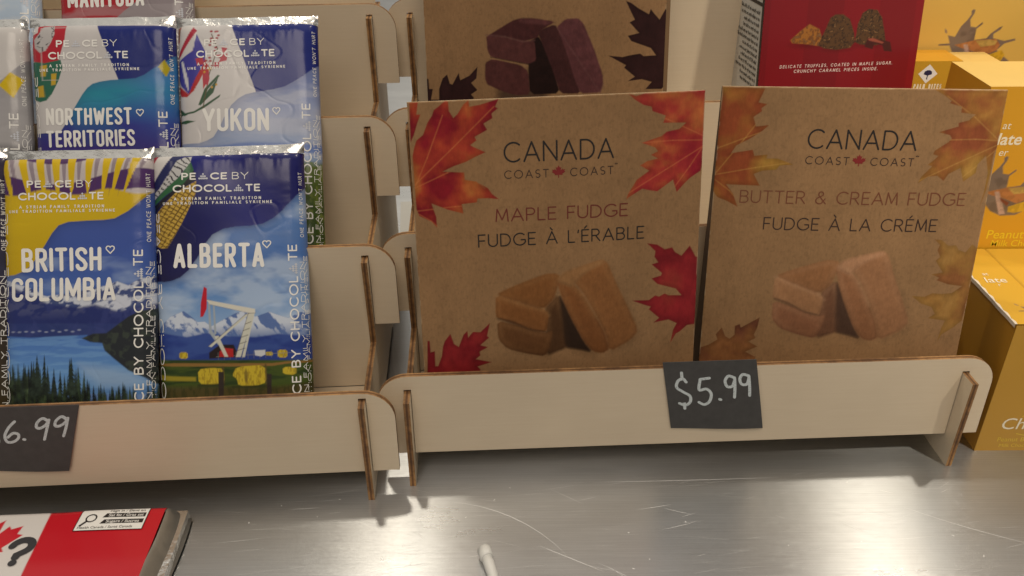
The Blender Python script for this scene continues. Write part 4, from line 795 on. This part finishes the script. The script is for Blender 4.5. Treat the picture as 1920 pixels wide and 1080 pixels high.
GT = {
 'A': (.40, [[(0, 0), (.20, 1), (.40, 0)], [(.08, .27), (.32, .27)]]),
 'B': (GW, [[(0, 0), (0, 1)], [(0, 1)]+rr(0, .53, GW-.03, 1, .17)+[(0, .53)], [(0, .53)]+rr(0, 0, GW, .53, .18)+[(0, 0)]]),
 'C': (GW, [arc(GW/2, .82, GW/2, .18, 0, 180, 10)+arc(GW/2, .18, GW/2, .18, 180, 360, 10)]),
 'E': (.29, [[(0, 0), (0, 1)], [(0, 1), (.29, 1)], [(0, .52), (.25, .52)], [(0, 0), (.29, 0)]]),
 'H': (GW, [[(0, 0), (0, 1)], [(GW, 0), (GW, 1)], [(0, .52), (GW, .52)]]),
 'I': (0, [[(0, 0), (0, 1)]]),
 'K': (.38, [[(0, 0), (0, 1)], [(.36, 1), (.03, .43)], [(.15, .6), (.38, 0)]]),
 'L': (.29, [[(0, 1), (0, 0)], [(0, 0), (.29, 0)]]),
 'M': (.52, [[(0, 0), (0, 1)], [(0, 1), (.26, .22)], [(.26, .22), (.52, 1)], [(.52, 1), (.52, 0)]]),
 'N': (.38, [[(0, 0), (0, 1)], [(0, 1), (.38, 0)], [(.38, 0), (.38, 1)]]),
 'O': (GW, [arc(GW/2, .82, GW/2, .18, 0, 180, 10)+arc(GW/2, .18, GW/2, .18, 180, 360, 10)+[(GW, .82)]]),
 'R': (GW, [[(0, 0), (0, 1)], [(0, 1)]+rr(0, .47, GW-.01, 1, .18)+[(0, .47)], [(.17, .47), (GW, 0)]]),
 'S': (GW, [arc(GW/2, .81, GW/2, .19, 0, 180, 9)+[(0, .72), (GW*.3, .55), (GW*.75, .42), (GW, .26)]+arc(GW/2, .18, GW/2, .18, 0, -180, 9)]),
 'T': (.38, [[(0, 1), (.38, 1)], [(.19, 1), (.19, 0)]]),
 'U': (GW, [[(0, 1), (0, .2)]+arc(GW/2, .19, GW/2, .19, 180, 360, 10)+[(GW, 1)]]),
 'W': (.60, [[(0, 1), (.14, 0)], [(.14, 0), (.30, .80)], [(.30, .80), (.46, 0)], [(.46, 0), (.60, 1)]]),
 'Y': (.42, [[(0, 1), (.21, .42)], [(.42, 1), (.21, .42)], [(.21, .44), (.21, 0)]]),
}
def title(L, rows, heart=None):
    for st, p0, p1, cap in rows: L.text(st, p0, p1, cap, .155, M_INK_W, sp=.085, glyphs=GT)
    if heart: L.text('♥', (heart[0], heart[1]), (heart[0]+heart[2], heart[1]+.0), heart[2]*.92, .13, M_INK_W)
def t_alb(L, w): brand(L, 11.9, 131.1, 44, .9); title(L, [('ALBERTA', (10.5, 90.3), (56.3, 89.0), 12.8)], (55.6, 98.6, 4.8)); side_text(L, w, 100)
def t_bc(L, w): brand(L, 10.3, 129.7, 42.5, .2); title(L, [('BRITISH', (11.3, 92.5), (51.2, 92.6), 12.2), ('COLUMBIA', (5.9, 77.9), (57.9, 77.4), 11.8)], (53.2, 101, 4.8)); side_text(L, w, 103)
def t_nwt(L, w): brand(L, 10.7, 133, 42.2, .2); title(L, [('NORTHWEST', (7.8, 97.9), (53.4, 97.3), 9.2), ('TERRITORIES', (7.4, 86.0), (54.4, 85.8), 9.0)], (55.6, 101.5, 4.4)); side_text(L, w, 104)
def t_yuk(L, w): brand(L, 11.5, 133.1, 42.2, -.1); title(L, [('YUKON', (13.4, 93.0), (49.3, 92.5), 12.6)], (51.2, 101.2, 4.6)); side_text(L, w, 107, False)
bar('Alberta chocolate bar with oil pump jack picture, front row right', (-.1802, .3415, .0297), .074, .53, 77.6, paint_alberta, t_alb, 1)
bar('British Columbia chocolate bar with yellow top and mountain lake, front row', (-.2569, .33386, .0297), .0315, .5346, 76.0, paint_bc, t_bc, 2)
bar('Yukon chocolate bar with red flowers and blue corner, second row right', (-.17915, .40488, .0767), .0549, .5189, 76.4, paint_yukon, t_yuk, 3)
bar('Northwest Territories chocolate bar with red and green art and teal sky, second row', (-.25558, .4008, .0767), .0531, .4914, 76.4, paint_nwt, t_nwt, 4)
def paint_grey(A):
    A.C[:] = (.56, .54, .53); top = A.C.copy(); m, sd = lower(A, DATA['BC_wave']); A.C = ramp1(A.Y, [(60, (.02, .02, .025)), (82, (.03, .03, .04)), (90, (.40, .39, .40)), (125, (.30, .29, .31))]); keep(A, m, top)
    A.poly([(63, 120), (69, 127), (75, 123), (70, 113)], (.62, .44, .01), .4); A.line([(44, 140), (55, 138)], 1.2, (.03, .03, .03)); A.poly([(20, 140), (60, 141), (62, 136), (52, 131), (40, 134)], (.04, .04, .05), .5)
bar('grey and white chocolate bar with a yellow diamond, at the left edge, second row', (-.2623+.0045-.0765, .4004-.004, .0767), .0531, .4914, 76.4, paint_grey, lambda L, w: side_text(L, w, 105), 5)
def paint_dark(A):
    A.C[:] = ramp1(A.Y, [(0, (.05, .035, .01)), (60, (.04, .03, .02)), (95, (.03, .03, .06)), (152, (.04, .03, .06))]); n = fbm(A.X, A.Y, 5, 3, 5); A.C *= (.7+.6*n)[..., None]
bar('dark wrapped chocolate bar showing only its right edge, front row at the left edge', (-.2585+.0062-.0765, .3346-.004, .0297), .04, .53, 76.0, paint_dark, lambda L, w: side_text(L, w, 100), 6)
def paint_man(A):
    A.C[:] = ramp1(A.Y, [(60, (.30, .26, .27)), (110, (.26, .22, .24)), (152, (.04, .04, .2))]); A.poly([(-5, 88.5), (20, 86.5), (30, 89), (38, 96), (60, 112), (80, 130), (80, 160), (-5, 160)], (.40, .02, .03), .5); A.put(A.mask([(26, 93), (40, 97), (85, 112), (85, 80), (20, 80)], 2)*.0, (.3, .3, .3))
    n = fbm(A.X*.6, A.Y*2, 14, 4, 3); A.put(np.clip((n-.5)*3, 0, .4)*(A.Y < 100), (.38, .34, .36))
bar('Manitoba chocolate bar with red and grey wrapper, third row', (-.26613+.0070, .46613, .1237), .055, .5, 76.4, paint_man, lambda L, w: (title(L, [('MANITOBA', (6.3, 98.4), (50., 98.8), 11.5)]), side_text(L, w, 107, False)), 7)
def paint_sky(A): A.C[:] = ramp1(A.Y, [(60, (.30, .42, .62)), (105, (.48, .58, .70)), (150, (.3, .4, .6))]); n = fbm(A.X, A.Y*2, 12, 4, 3); A.put(np.clip((n-.5)*3, 0, .5), (.62, .66, .7))
bar('pale blue chocolate bar cut by the left edge, third row', (-.26613-.0039-.0765, .4611, .1237), .055, .5, 76.4, paint_sky, lambda L, w: side_text(L, w, 115), 8)
# flat bar on the counter
def flat_bar():
    yaw = .055; w, d = 165., 84.; t = .0135
    o = thing('chocolate_bar', 'red and white bar with a question mark, lying flat on the counter', 'chocolate bar', (-.3302, .2260, .0), yaw)
    X = np.linspace(0, w-1.5, 380); Y = np.linspace(0, d, 200); A = Art(X, Y, (.52, .012, .022)); A.px = .42
    A.poly([(38, -5), (112.5, -5), (107.5, 92), (38, 92)], (.66, .63, .61), .4)
    A.poly([(86+x*24, 55+y*24) for x, y in [(a*math.cos(.2)-b*math.sin(.2), a*math.sin(.2)+b*math.cos(.2)) for a, b in MAPLE]], (.55, .015, .03), .4)
    A.poly([(84, 52), (92, 54), (90, 60), (82, 58)], (.25, .25, .27), .5)
    A.poly([(-5, 80.5), (108, 80.5), (108, 92), (-5, 92)], (.45, .43, .42), .6, .6); A.poly([(107.5, 79), (118, 79), (118, 92), (107.5, 92)], (.28, .008, .015), .8, .8)  # dark red patch paints shade onto the wrapper's back edge
    def top(u, v, off=0):
        e = max(0, 1-min(v, d-v, w+20-u)/6.) if False else max(0., 1-min(v, d-v)/7.)
        return (u/1000, v/1000, t-.006*e**2.4+.00010*math.sin(u*.11+v*.07)+.00006*math.sin(v*.3)+off)
    P = np.array([[top(u, v) for u in X] for v in Y]); grid_mesh('printed_wrapper', P, A.C, M_WRAP, o)
    wr = lambda a, b: float(fbm(np.array([a+3.]), np.array([b+2.]), 6, 3, 77)[0])
    rows = []; S = np.linspace(0, 1, 14)
    for s_ in S:
        r_ = []
        for v in Y[::3]:
            u = w-1.6+s_*9.0-1.0*math.sin(v*.07); zz = top(w-2, v)[2]; z = zz-(zz-.0012)*s_**1.25+.0006*(wr(v, s_*9)-.5)*s_*(1-s_)*4+.0008*(wr(v*.3, 7)-.5)*s_
            r_.append((u/1000, v/1000, max(z, .0006)))
        rows.append(r_)
    Pm = np.array(rows).transpose(1, 0, 2); grid_mesh('foil_end', Pm, np.ones(Pm.shape), M_FOIL2, o, smooth=True)
    v, f = boxgeo(.0, (w+7)/1000, .0005, d/1000-.0005, .0006, t-.0065); meshobj('foil_back', v, f, M_FOIL, o)
    L = Lettering(top)
    L.base = .42
    c, s_ = math.cos(-.02), math.sin(-.02); Q = lambda a, b: (127+a*c-b*s_, 66.0+a*s_+b*c)
    for i in range(8):
        for j in range(10): a0, a1, b0, b1 = -3.5+i*32.5/8, -3.5+(i+1)*32.5/8, j*1.45, (j+1)*1.45; L.poly([Q(a0, b0), Q(a1, b0), Q(a1, b1), Q(a0, b1)], M_PAPER, .3)
    for e in ([Q(-3.5, 0), Q(29, 0)], [Q(-3.5, 14.5), Q(29, 14.5)], [Q(-3.5, 0), Q(-3.5, 14.5)], [Q(29, 0), Q(29, 14.5)]): L.stroke([(e[0][0]+(e[1][0]-e[0][0])*k/8, e[0][1]+(e[1][1]-e[0][1])*k/8) for k in range(9)], .35, M_INK_K)
    L.poly([Q(7.5, 8.3), Q(28, 8.3), Q(28, 11), Q(9, 11)], M_INK_K, .36); L.poly([Q(7.5, 4.2), Q(28, 4.2), Q(28, 6.9), Q(9, 6.9)], M_INK_K, .36)
    L.stroke([Q(2.4+2.4*math.cos(a), 8+2.4*math.sin(a)) for a in np.linspace(0, 6.283, 15)], .7, M_INK_K); L.stroke([Q(.8, 6.), Q(-1.4, 3.2)], 1.1, M_INK_K)
    x0, y0 = Q(10, 11.9); L.font('High in / Élevé en', x0, y0, 2.3, M_INK_K, 1.05, rot=-.02)
    x0, y0 = Q(10.2, 8.8); L.font('Sat fat / Gras sat', x0, y0, 2.5, M_INK_W, 1.0, bold=.03, rot=-.02)
    x0, y0 = Q(10.2, 4.7); L.font('Sugars / Sucres', x0, y0, 2.5, M_INK_W, 1.05, bold=.03, rot=-.02)
    x0, y0 = Q(-2.2, 1.2); L.font('Health Canada / Santé Canada', x0, y0, 2.1, M_INK_K, 1.02, rot=-.02)
    L.text('?', (96.5, 44.5), (110, 46), 18.5, .2, M_INK_GREY, sp=.1, shear=.12)
    L.build('wrapper_lettering', o)
M_FOIL2 = plain('grey_wrapper_foil', (.40, .38, .35), .33, .8, .12, 120, bmp=.0006)
M_INK_GREY = plain('charcoal_ink', (.03, .03, .035), .45)
flat_bar()
# ------------------------------------------------------------------ truffle box
def truffle_box():
    w, h, t = 98., 130., .05
    o = thing('truffle_box', 'dark red truffle box with a white ingredients side, behind the butter and cream fudge box', 'chocolate box', (.1500, .5072, .1237), .10, .15)
    X = np.linspace(0, w, 240); Y = np.linspace(0, h, 330); A = Art(X, Y, (.20, .003, .008))
    A.C *= (1+.07*np.sign(np.sin((A.X-4)/w*2*math.pi*2.2)))[..., None]; A.px = .4
    D = {k: v for k, v in DATA.items() if k.startswith('d_')}; nz = fbm(A.X, A.Y, 1.3, 3, 3); n2 = fbm(A.X, A.Y, 3, 3, 9)
    for k, c, d in (('d_or', (.34, .13, .02), (.16, .05, .01)), ('d_t1', (.10, .045, .015), (.025, .010, .005)), ('d_t2', (.095, .042, .014), (.022, .010, .005))):
        A.ell(np.mean([p[0] for p in D[k]]), min(p[1] for p in D[k])+1, 8, 2, (.05, .0, .0), 3, .5)
        m = A.poly(D[k], c, .5); b = A.C.copy(); A.put(np.clip((nz-.45)*6, 0, 1), d); A.put(np.clip((nz-.62)*6, 0, 1), (.22, .11, .04)); keep(A, m, b)
    A.poly(D['d_c'], (.06, .008, .006), .5); A.poly(D['d_hl'], (.30, .07, .04), .6)
    # crunchy surround art continues upward
    grid_mesh('front_print', flat(A.X, A.Y), A.C, M_CARD, o)
    v, f = boxgeo(0, w/1000, .0004, t, 0, h/1000); meshobj('carton', v, f, [M_RED, M_SIDEPAPER], o, [0, 0, 0, 0, 1, 0])
    L = Lettering(flat_surf); L.text('DELICATE TRUFFLES, COATED IN MAPLE SUGAR.', (12.4, 48.4), (83.1, 48.6), 1.9, .17, M_INK_PINK, sp=.3, shear=.15); L.text('CRUNCHY CARAMEL PIECES INSIDE.', (21.4, 45.5), (74.3, 45.4), 1.9, .17, M_INK_PINK, sp=.3, shear=.15)
    L.build('front_lettering', o)
    S = Lettering(lambda u, v, off: (-off-.0001, u/1000, v/1000))     # u = depth from the front edge
    T = t*1000
    S.poly([(0.2, 0), (3, 0), (3, h), (.2, h)], M_INK_K); S.poly([(T-1.2, 0), (T-.2, 0), (T-.2, h), (T-1.2, h)], M_INK_K)
    S.poly([(3, 84), (T-1, 90), (T-1, 92), (3, 86)], M_INK_K); S.poly([(3, 108), (T-1, 114), (T-1, 115), (3, 109.5)], M_INK_K)
    y = 36
    # small print reads away from the front edge: mirrored in u so it runs towards it
    while y < 124:
        if not (82 < y < 90 or 106 < y < 113): squiggle(S, 6, random.uniform(28, T-6), y, 2.0, M_INK_K, .42, .12)
        y += 3.6
    S.build('side_lettering', o)
M_RED = plain('dark_red_card', (.20, .003, .008), .45, var=.05)
truffle_box()
# ------------------------------------------------------------------ yellow cartons
SPL = dict(body=[(1445, 210), (1490, 220), (1510, 160), (1540, 120), (1555, 90), (1550, 70), (1560, 60), (1572, 66), (1570, 85), (1556, 120), (1568, 160), (1600, 165), (1632, 135), (1636, 145), (1605, 175), (1610, 240), (1680, 230), (1700, 200), (1740, 165), (1758, 160), (1748, 180), (1715, 205), (1720, 230), (1790, 245), (1850, 232), (1856, 243), (1795, 262), (1760, 300), (1800, 330), (1850, 365), (1855, 385), (1830, 395), (1760, 370), (1700, 405), (1620, 408), (1560, 380), (1500, 320), (1470, 272), (1405, 272), (1405, 264), (1468, 258)],
 orange=[(1500, 268), (1610, 242), (1740, 235), (1772, 270), (1760, 300), (1690, 335), (1600, 300), (1540, 285)], pink=[(1552, 265), (1576, 265), (1645, 398), (1612, 402)], yellow=[(1650, 355), (1790, 300), (1815, 330), (1800, 372), (1690, 392), (1655, 385)], gold=[(1620, 245), (1700, 238), (1750, 245), (1740, 270), (1660, 280)], dark=[(1590, 300), (1650, 330), (1640, 350), (1600, 320)], d1=[(1418, 170), (1432, 180), (1440, 200), (1425, 195)])
def splash(A, x0, y0, k, sy=1):
    T = lambda p: [(x0+(x-1405)*k, y0-(y-410)*k*sy) for x, y in p]
    n = fbm(A.X, A.Y, 5, 3, 4)
    m = A.poly(T(SPL['body']), (.19, .135, .10), .35); b = A.C.copy(); A.put(np.clip((n-.5)*4, 0, .6), (.11, .075, .055)); keep(A, m, b)
    for c, col in (('d1', (.25, .17, .13)), ('orange', (.44, .17, .05)), ('gold', (.50, .32, .08)), ('pink', (.50, .32, .24)), ('yellow', (.62, .36, .02)), ('dark', (.22, .05, .02))):
        m = A.poly(T(SPL[c]), col, .35); b = A.C.copy(); A.put(np.clip((fbm(A.X, A.Y, 2, 2, 7)-.5)*4, 0, .4), tuple(v*.5 for v in col)); keep(A, m, b)
YC = (.68, .335, .016)
def carton_face(w, h, col, sp=None):
    A = Art(np.linspace(0, w, int(w/.55)), np.linspace(0, h, int(h/.55)), col); A.px = .5; A.C *= (.96+.08*fbm(A.X, A.Y, 30, 2, 2))[..., None]
    if sp: splash(A, *sp)
    return A
def carton(label, x, y, z, w, h, t, mat_side, art, letters, group='yellow snack cartons on the right', lean=0):
    o = thing('snack_carton', label, 'carton', (x, y, z), 0, lean, group)
    v, f = boxgeo(0, w/1000, .0004, t, 0, h/1000); meshobj('carton_body', v, f, [mat_side, M_PALEY if h > 175 else mat_side], o, [0, 1, 0, 0, 0, 0])
    grid_mesh('front_print', flat(art.X, art.Y), art.C, M_CARD, o)
    if letters:
        L = Lettering(flat_surf); letters(L); L.build('front_lettering', o)
        for nm, sb in L.subs: sb.build(nm, o)
    return o
# lower display carton: front face, dark left side, printed top flap
def low_carton():
    w, h, t = 150., 83., .082
    o = thing('snack_carton', 'low ochre snack carton on the counter with a torn printed top flap', 'carton', (.2556, .3679, 0), 0, 0, 'yellow snack cartons on the right')
    v, f = boxgeo(0, w/1000, .0004, t, 0, h/1000-.0008); meshobj('carton_body', v, f, M_YDARK, o)
    A = carton_face(w, h-.6, (.50, .265, .025)); grid_mesh('front_print', flat(A.X, A.Y), A.C, M_CARD, o)
    L = Lettering(flat_surf); L.font('Chocolate', 9.5, 15.2, 11, M_INK_CREAM, 1.05, shear=.1); L.font('Peanut Butter', 10.5, 6.6, 4.2, M_INK_GOLD, 1); L.font('Milk Chocolate', 12.5, 2.6, 3.4, M_INK_GOLD, 1)
    L.stroke([(20, 24), (25, 27.5), (31, 26.5), (23, 24)], .5, M_INK_GOLD); L.stroke([(20, 12), (26, 10.5), (33, 13)], .5, M_INK_GOLD)
    L.build('front_lettering', o)
    # top flap (depth runs along v)
    A = Art(np.linspace(0, w, 270), np.linspace(0, 81.5, 150), (.64, .37, .035)); A.px = .5; splash(A, 7, 1.5, .078)
    P = np.stack([A.X/1000, A.Y/1000, np.full(A.X.shape, h/1000+.0002)], -1); P[..., 2] -= .0007*np.exp(-((A.X-22.5)/.5)**2)
    A.put(np.exp(-((A.X-22.5)/.45)**2)*.6, (.30, .15, .012))
    rag = .0006*(fbm(A.Y, A.X*0, 4, 3, 3)-.4); P[..., 0] -= rag*(A.X < 1)
    fl = grid_mesh('top_flap', P, A.C, M_CARD, o)
    E = [(-.0005-rag[i, 0], A.Y[i, 0]/1000) for i in range(0, 150, 5)]; V = []; F = []
    for i, (x, y) in enumerate(E): V += [(x-.0004, y, h/1000+.0003), (x+.0006+.0005*math.sin(i*2.1), y, h/1000+.00035), (x-.0004, y, h/1000-.0018)]
    for i in range(len(E)-1): a = 3*i; F += [(a, a+1, a+4, a+3), (a+2, a, a+3, a+5)]
    meshobj('torn_edge', V, F, M_RAW, o)
    L = Lettering(lambda u, v, off: (u/1000, v/1000, h/1000+.0003+off)); L.font('late', 4, 42, 8, M_INK_CREAM, 1.05, shear=.1, bold=.03); L.font('at', 6, 50, 4.5, M_INK_CREAM, 1, shear=.1); L.font('r', 9, 38, 4.5, M_INK_CREAM, 1, shear=.1); L.build('top_lettering', o)
low_carton()

M_INK_YEL = plain('bright_yellow_ink', (.80, .56, .02), .4)
def letters_mid(L):
    L.font('late', 11, 147.5, 9.5, M_INK_CREAM, 1, shear=.08, bold=.18); L.font('at', 12, 156.5, 6, M_INK_CREAM, 1, shear=.1); L.font('er', 14, 141, 6, M_INK_CREAM, 1, shear=.1)
    L = L.sub('flavour_lettering'); L.font('Peanut Butter', 21, 89.5, 8, M_INK_YEL, 1, bold=.06); L.font('Milk Chocolate', 25, 84.3, 6, M_INK_YEL, 1, bold=.05)
carton('upright yellow snack carton with splash picture, standing behind the low ochre carton', .2556, .4505, 0, 150, 180, .048, M_YELLOW, carton_face(150, 180, YC, (3, 104, .105)), letters_mid)
def letters_back(L): L.font('late', 2, 171, 11, M_INK_CREAM, 1, shear=.08, bold=.05)
carton('tall pale yellow snack carton with splash picture, rearmost at the top right', .24, .56, 0, 118, 245, .06, M_PALEY, carton_face(118, 245, (.66, .42, .09), (36, 158, .108)), letters_back)
def letters_logo(L):
    L.poly([(16.3+6*a, 163.5+6*b) for a, b in ((0, -1), (1, 0), (0, 1), (-1, 0))], M_INK_W); L.poly([(16.3+x, 163+y) for x, y in ((-.3, -3), (.3, -3), (.3, -.5), (2.6, .3), (2.2, 2), (.8, 2.8), (-.8, 2.8), (-2.2, 2), (-2.6, .3), (-.3, -.5))], M_INK_NAVY, .15)
    L.text('PALM BITES', (9.2, 154), (26.6, 154), 3.2, .24, M_INK_CREAM, sp=.18)
M_INK_NAVY = plain('navy_ink', (.02, .02, .07), .5)
carton('narrow golden snack carton with a white palm tree diamond, right of the red truffle box', .2425, .53, 0, 36.5, 171.3, .026, M_YELLOW, carton_face(36.5, 171.3, (.56, .32, .028)), letters_logo)
carton('plain pale yellow snack carton between the palm tree carton and the splash carton', .2795, .5325, 0, 24, 170.2, .022, M_PALEY, carton_face(24, 170.2, (.66, .43, .11)), None)
# ------------------------------------------------------------------ price tags
def price_tag(label, stand_loc, yaw, quad, strokes, wt):
    o = thing('price_tag', label, 'price tag', stand_loc, yaw, 0, 'black handwritten price tags')
    y0 = -.0105; a, b, c, d = quad; n = 14; m = 10; V = []; F = []; th = .0004
    def S(s, t, off=0):
        x = (a[0]*(1-s)+b[0]*s)*(1-t)+(d[0]*(1-s)+c[0]*s)*t; z = (a[1]*(1-s)+b[1]*s)*(1-t)+(d[1]*(1-s)+c[1]*s)*t
        y = -.0006-.0009*math.sin(t*math.pi*.7)-.0007*math.sin(s*3.1)*t+.0005*math.sin(s*4+1)*t*t
        lean = (z/1000)*.0262
        return (x/1000, y+lean-off, z/1000+ZB)
    for off in (0, -th):
        for j in range(m+1):
            for i in range(n+1): V.append(S(i/n, j/m, off))
    k = (n+1)*(m+1)
    for j in range(m):
        for i in range(n): p = j*(n+1)+i; F.append((p+n+1, p+n+2, p+1, p)); F.append((k+p, k+p+1, k+p+n+2, k+p+n+1))
    for i in range(n): p = i; F.append((p, p+1, k+p+1, k+p)); p = m*(n+1)+i; F.append((p+1, p, k+p, k+p+1))
    for j in range(m): p = j*(n+1); F.append((p+n+1, p, k+p, k+p+n+1)); p += n; F.append((p, p+n+1, k+p+n+1, k+p))
    meshobj('card', V, F, M_TAG, o, smooth=False)
    L = Lettering(lambda u, v, off: S(u, v, off*1.0))
    class _: pass
    W = abs(b[0]-a[0]); Hh = abs(a[1]-d[1])
    def fit(pts): return pts
    for pts in strokes:
        V2, F2 = ribbon(smooth_line([(p*W, -q*Hh) for p, q in pts]), wt); L.add([(v[0]/W, -v[1]/Hh) for v in V2], F2, M_CHALK)
    # orientation: v grows downwards, so flip
    P = [S(u, v, off) for u, v, off in L.V]
    meshobj('chalk_price', P, L.F, L.mats, o, L.M)
def num(ch, x, y, w, h):
    return [[(x+a/ .5*w, y+h-b*h) for a, b in st] for st in G[ch][1]]
T1 = [[(.222, .285), (.19, .235), (.135, .27), (.115, .36), (.18, .43), (.245, .49), (.24, .58), (.185, .63), (.125, .60)], [(.185, .15), (.175, .68)],
      [(.475, .235), (.375, .25)], [(.375, .25), (.352, .40), (.43, .39), (.475, .46), (.45, .57), (.39, .62), (.335, .585)], [(.56, .545), (.572, .55)],
      [(.735, .235), (.68, .215), (.64, .28), (.655, .36), (.71, .36), (.745, .27)], [(.745, .24), (.738, .38), (.722, .52)],
      [(.89, .215), (.835, .20), (.80, .26), (.815, .335), (.87, .335), (.90, .25)], [(.90, .22), (.898, .36), (.888, .50)]]
price_tag('black price tag reading $5.99 on the lip of the fudge stand', (RX, RY, 0), RYAW, ((144.7, 52.3), (192.6, 52.4), (201.2, 9.5), (152.2, 10.9)), T1, 1.55)
qL = ((-199., 49.6), (-149.6, 49.3), (-163.4, 10.4), (-206.2, 12.2)); OX = LX; OY = LY
T2 = [[(.06, .28), (.02, .30), (.0, .42), (.06, .5), (.09, .6), (.04, .7)], [(.05, .2), (.02, .8)],
      [(.275, .26), (.21, .36), (.165, .50), (.19, .61), (.265, .61), (.32, .55), (.32, .48), (.26, .46), (.20, .53)], [(.385, .57), (.40, .575)],
      [(.655, .27), (.59, .22), (.535, .28), (.525, .36), (.57, .385), (.63, .33), (.66, .25)], [(.66, .25), (.645, .42), (.63, .58)],
      [(.86, .25), (.80, .20), (.745, .26), (.735, .34), (.78, .36), (.84, .31), (.87, .23)], [(.87, .23), (.865, .38), (.85, .53)]]
T2 = [[(p*.87+.155, q*.87-.015) for p, q in st] for st in T2]
price_tag('black price tag reading $6.99 on the lip of the chocolate bar stand', (LX, LY, 0), LYAW, qL, T2, 1.5)
# ------------------------------------------------------------------ white cable end and added bright sheet in the gap
def cable():
    o = thing('cable_end', 'white plastic cable end lying on the steel counter at the bottom', 'cable', (-.0140, .2935, 0))
    path = [Vector(p) for p in ((0, 0, .0046), (.0008, -.003, .0046), (.0024, -.008, .0044), (.0042, -.014, .0036), (.0058, -.022, .0031), (.007, -.034, .0030), (.0085, -.06, .0030))]
    def tube(name, pts, rad, n=14):
        V = []; F = []
        for i, p in enumerate(pts):
            d = (pts[min(i+1, len(pts)-1)]-pts[max(i-1, 0)]).normalized(); s = d.cross(Vector((0, 0, 1))).normalized(); u = s.cross(d)
            for k in range(n): an = 2*math.pi*k/n; V.append(p+s*rad[i]*math.cos(an)+u*rad[i]*math.sin(an))
        for i in range(len(pts)-1):
            for k in range(n): a = i*n+k; b = i*n+(k+1) % n; F.append((a, b, b+n, a+n))
        F.append(tuple(range(n))[::-1]); F.append(tuple((len(pts)-1)*n+k for k in range(n)))
        return meshobj(name, V, F, M_WHITE, o, smooth=True)
    tube('sleeve', path[1:], [.0027]*2+[.0025]*4)
    tube('collar', [Vector((-.0004, .0012, .0046)), Vector((-.0002, .0008, .0046)), Vector((.0012, -.0042, .0046)), Vector((.0014, -.0046, .0046))], [.0029, .0034, .0033, .0029])
cable()
pp = box('bright_gap_sheet', 0, .060, 0, .10, .0004, .0010, M_SIDEPAPER); pp.location = (-.088, .60, 0); pp.rotation_euler = (0, 0, .1); tag(pp, 'pale sheet added on the counter as the bright patch in the gap between the two stands', 'paper')  # added sheet, imitates the lit counter and its reflections between the stands
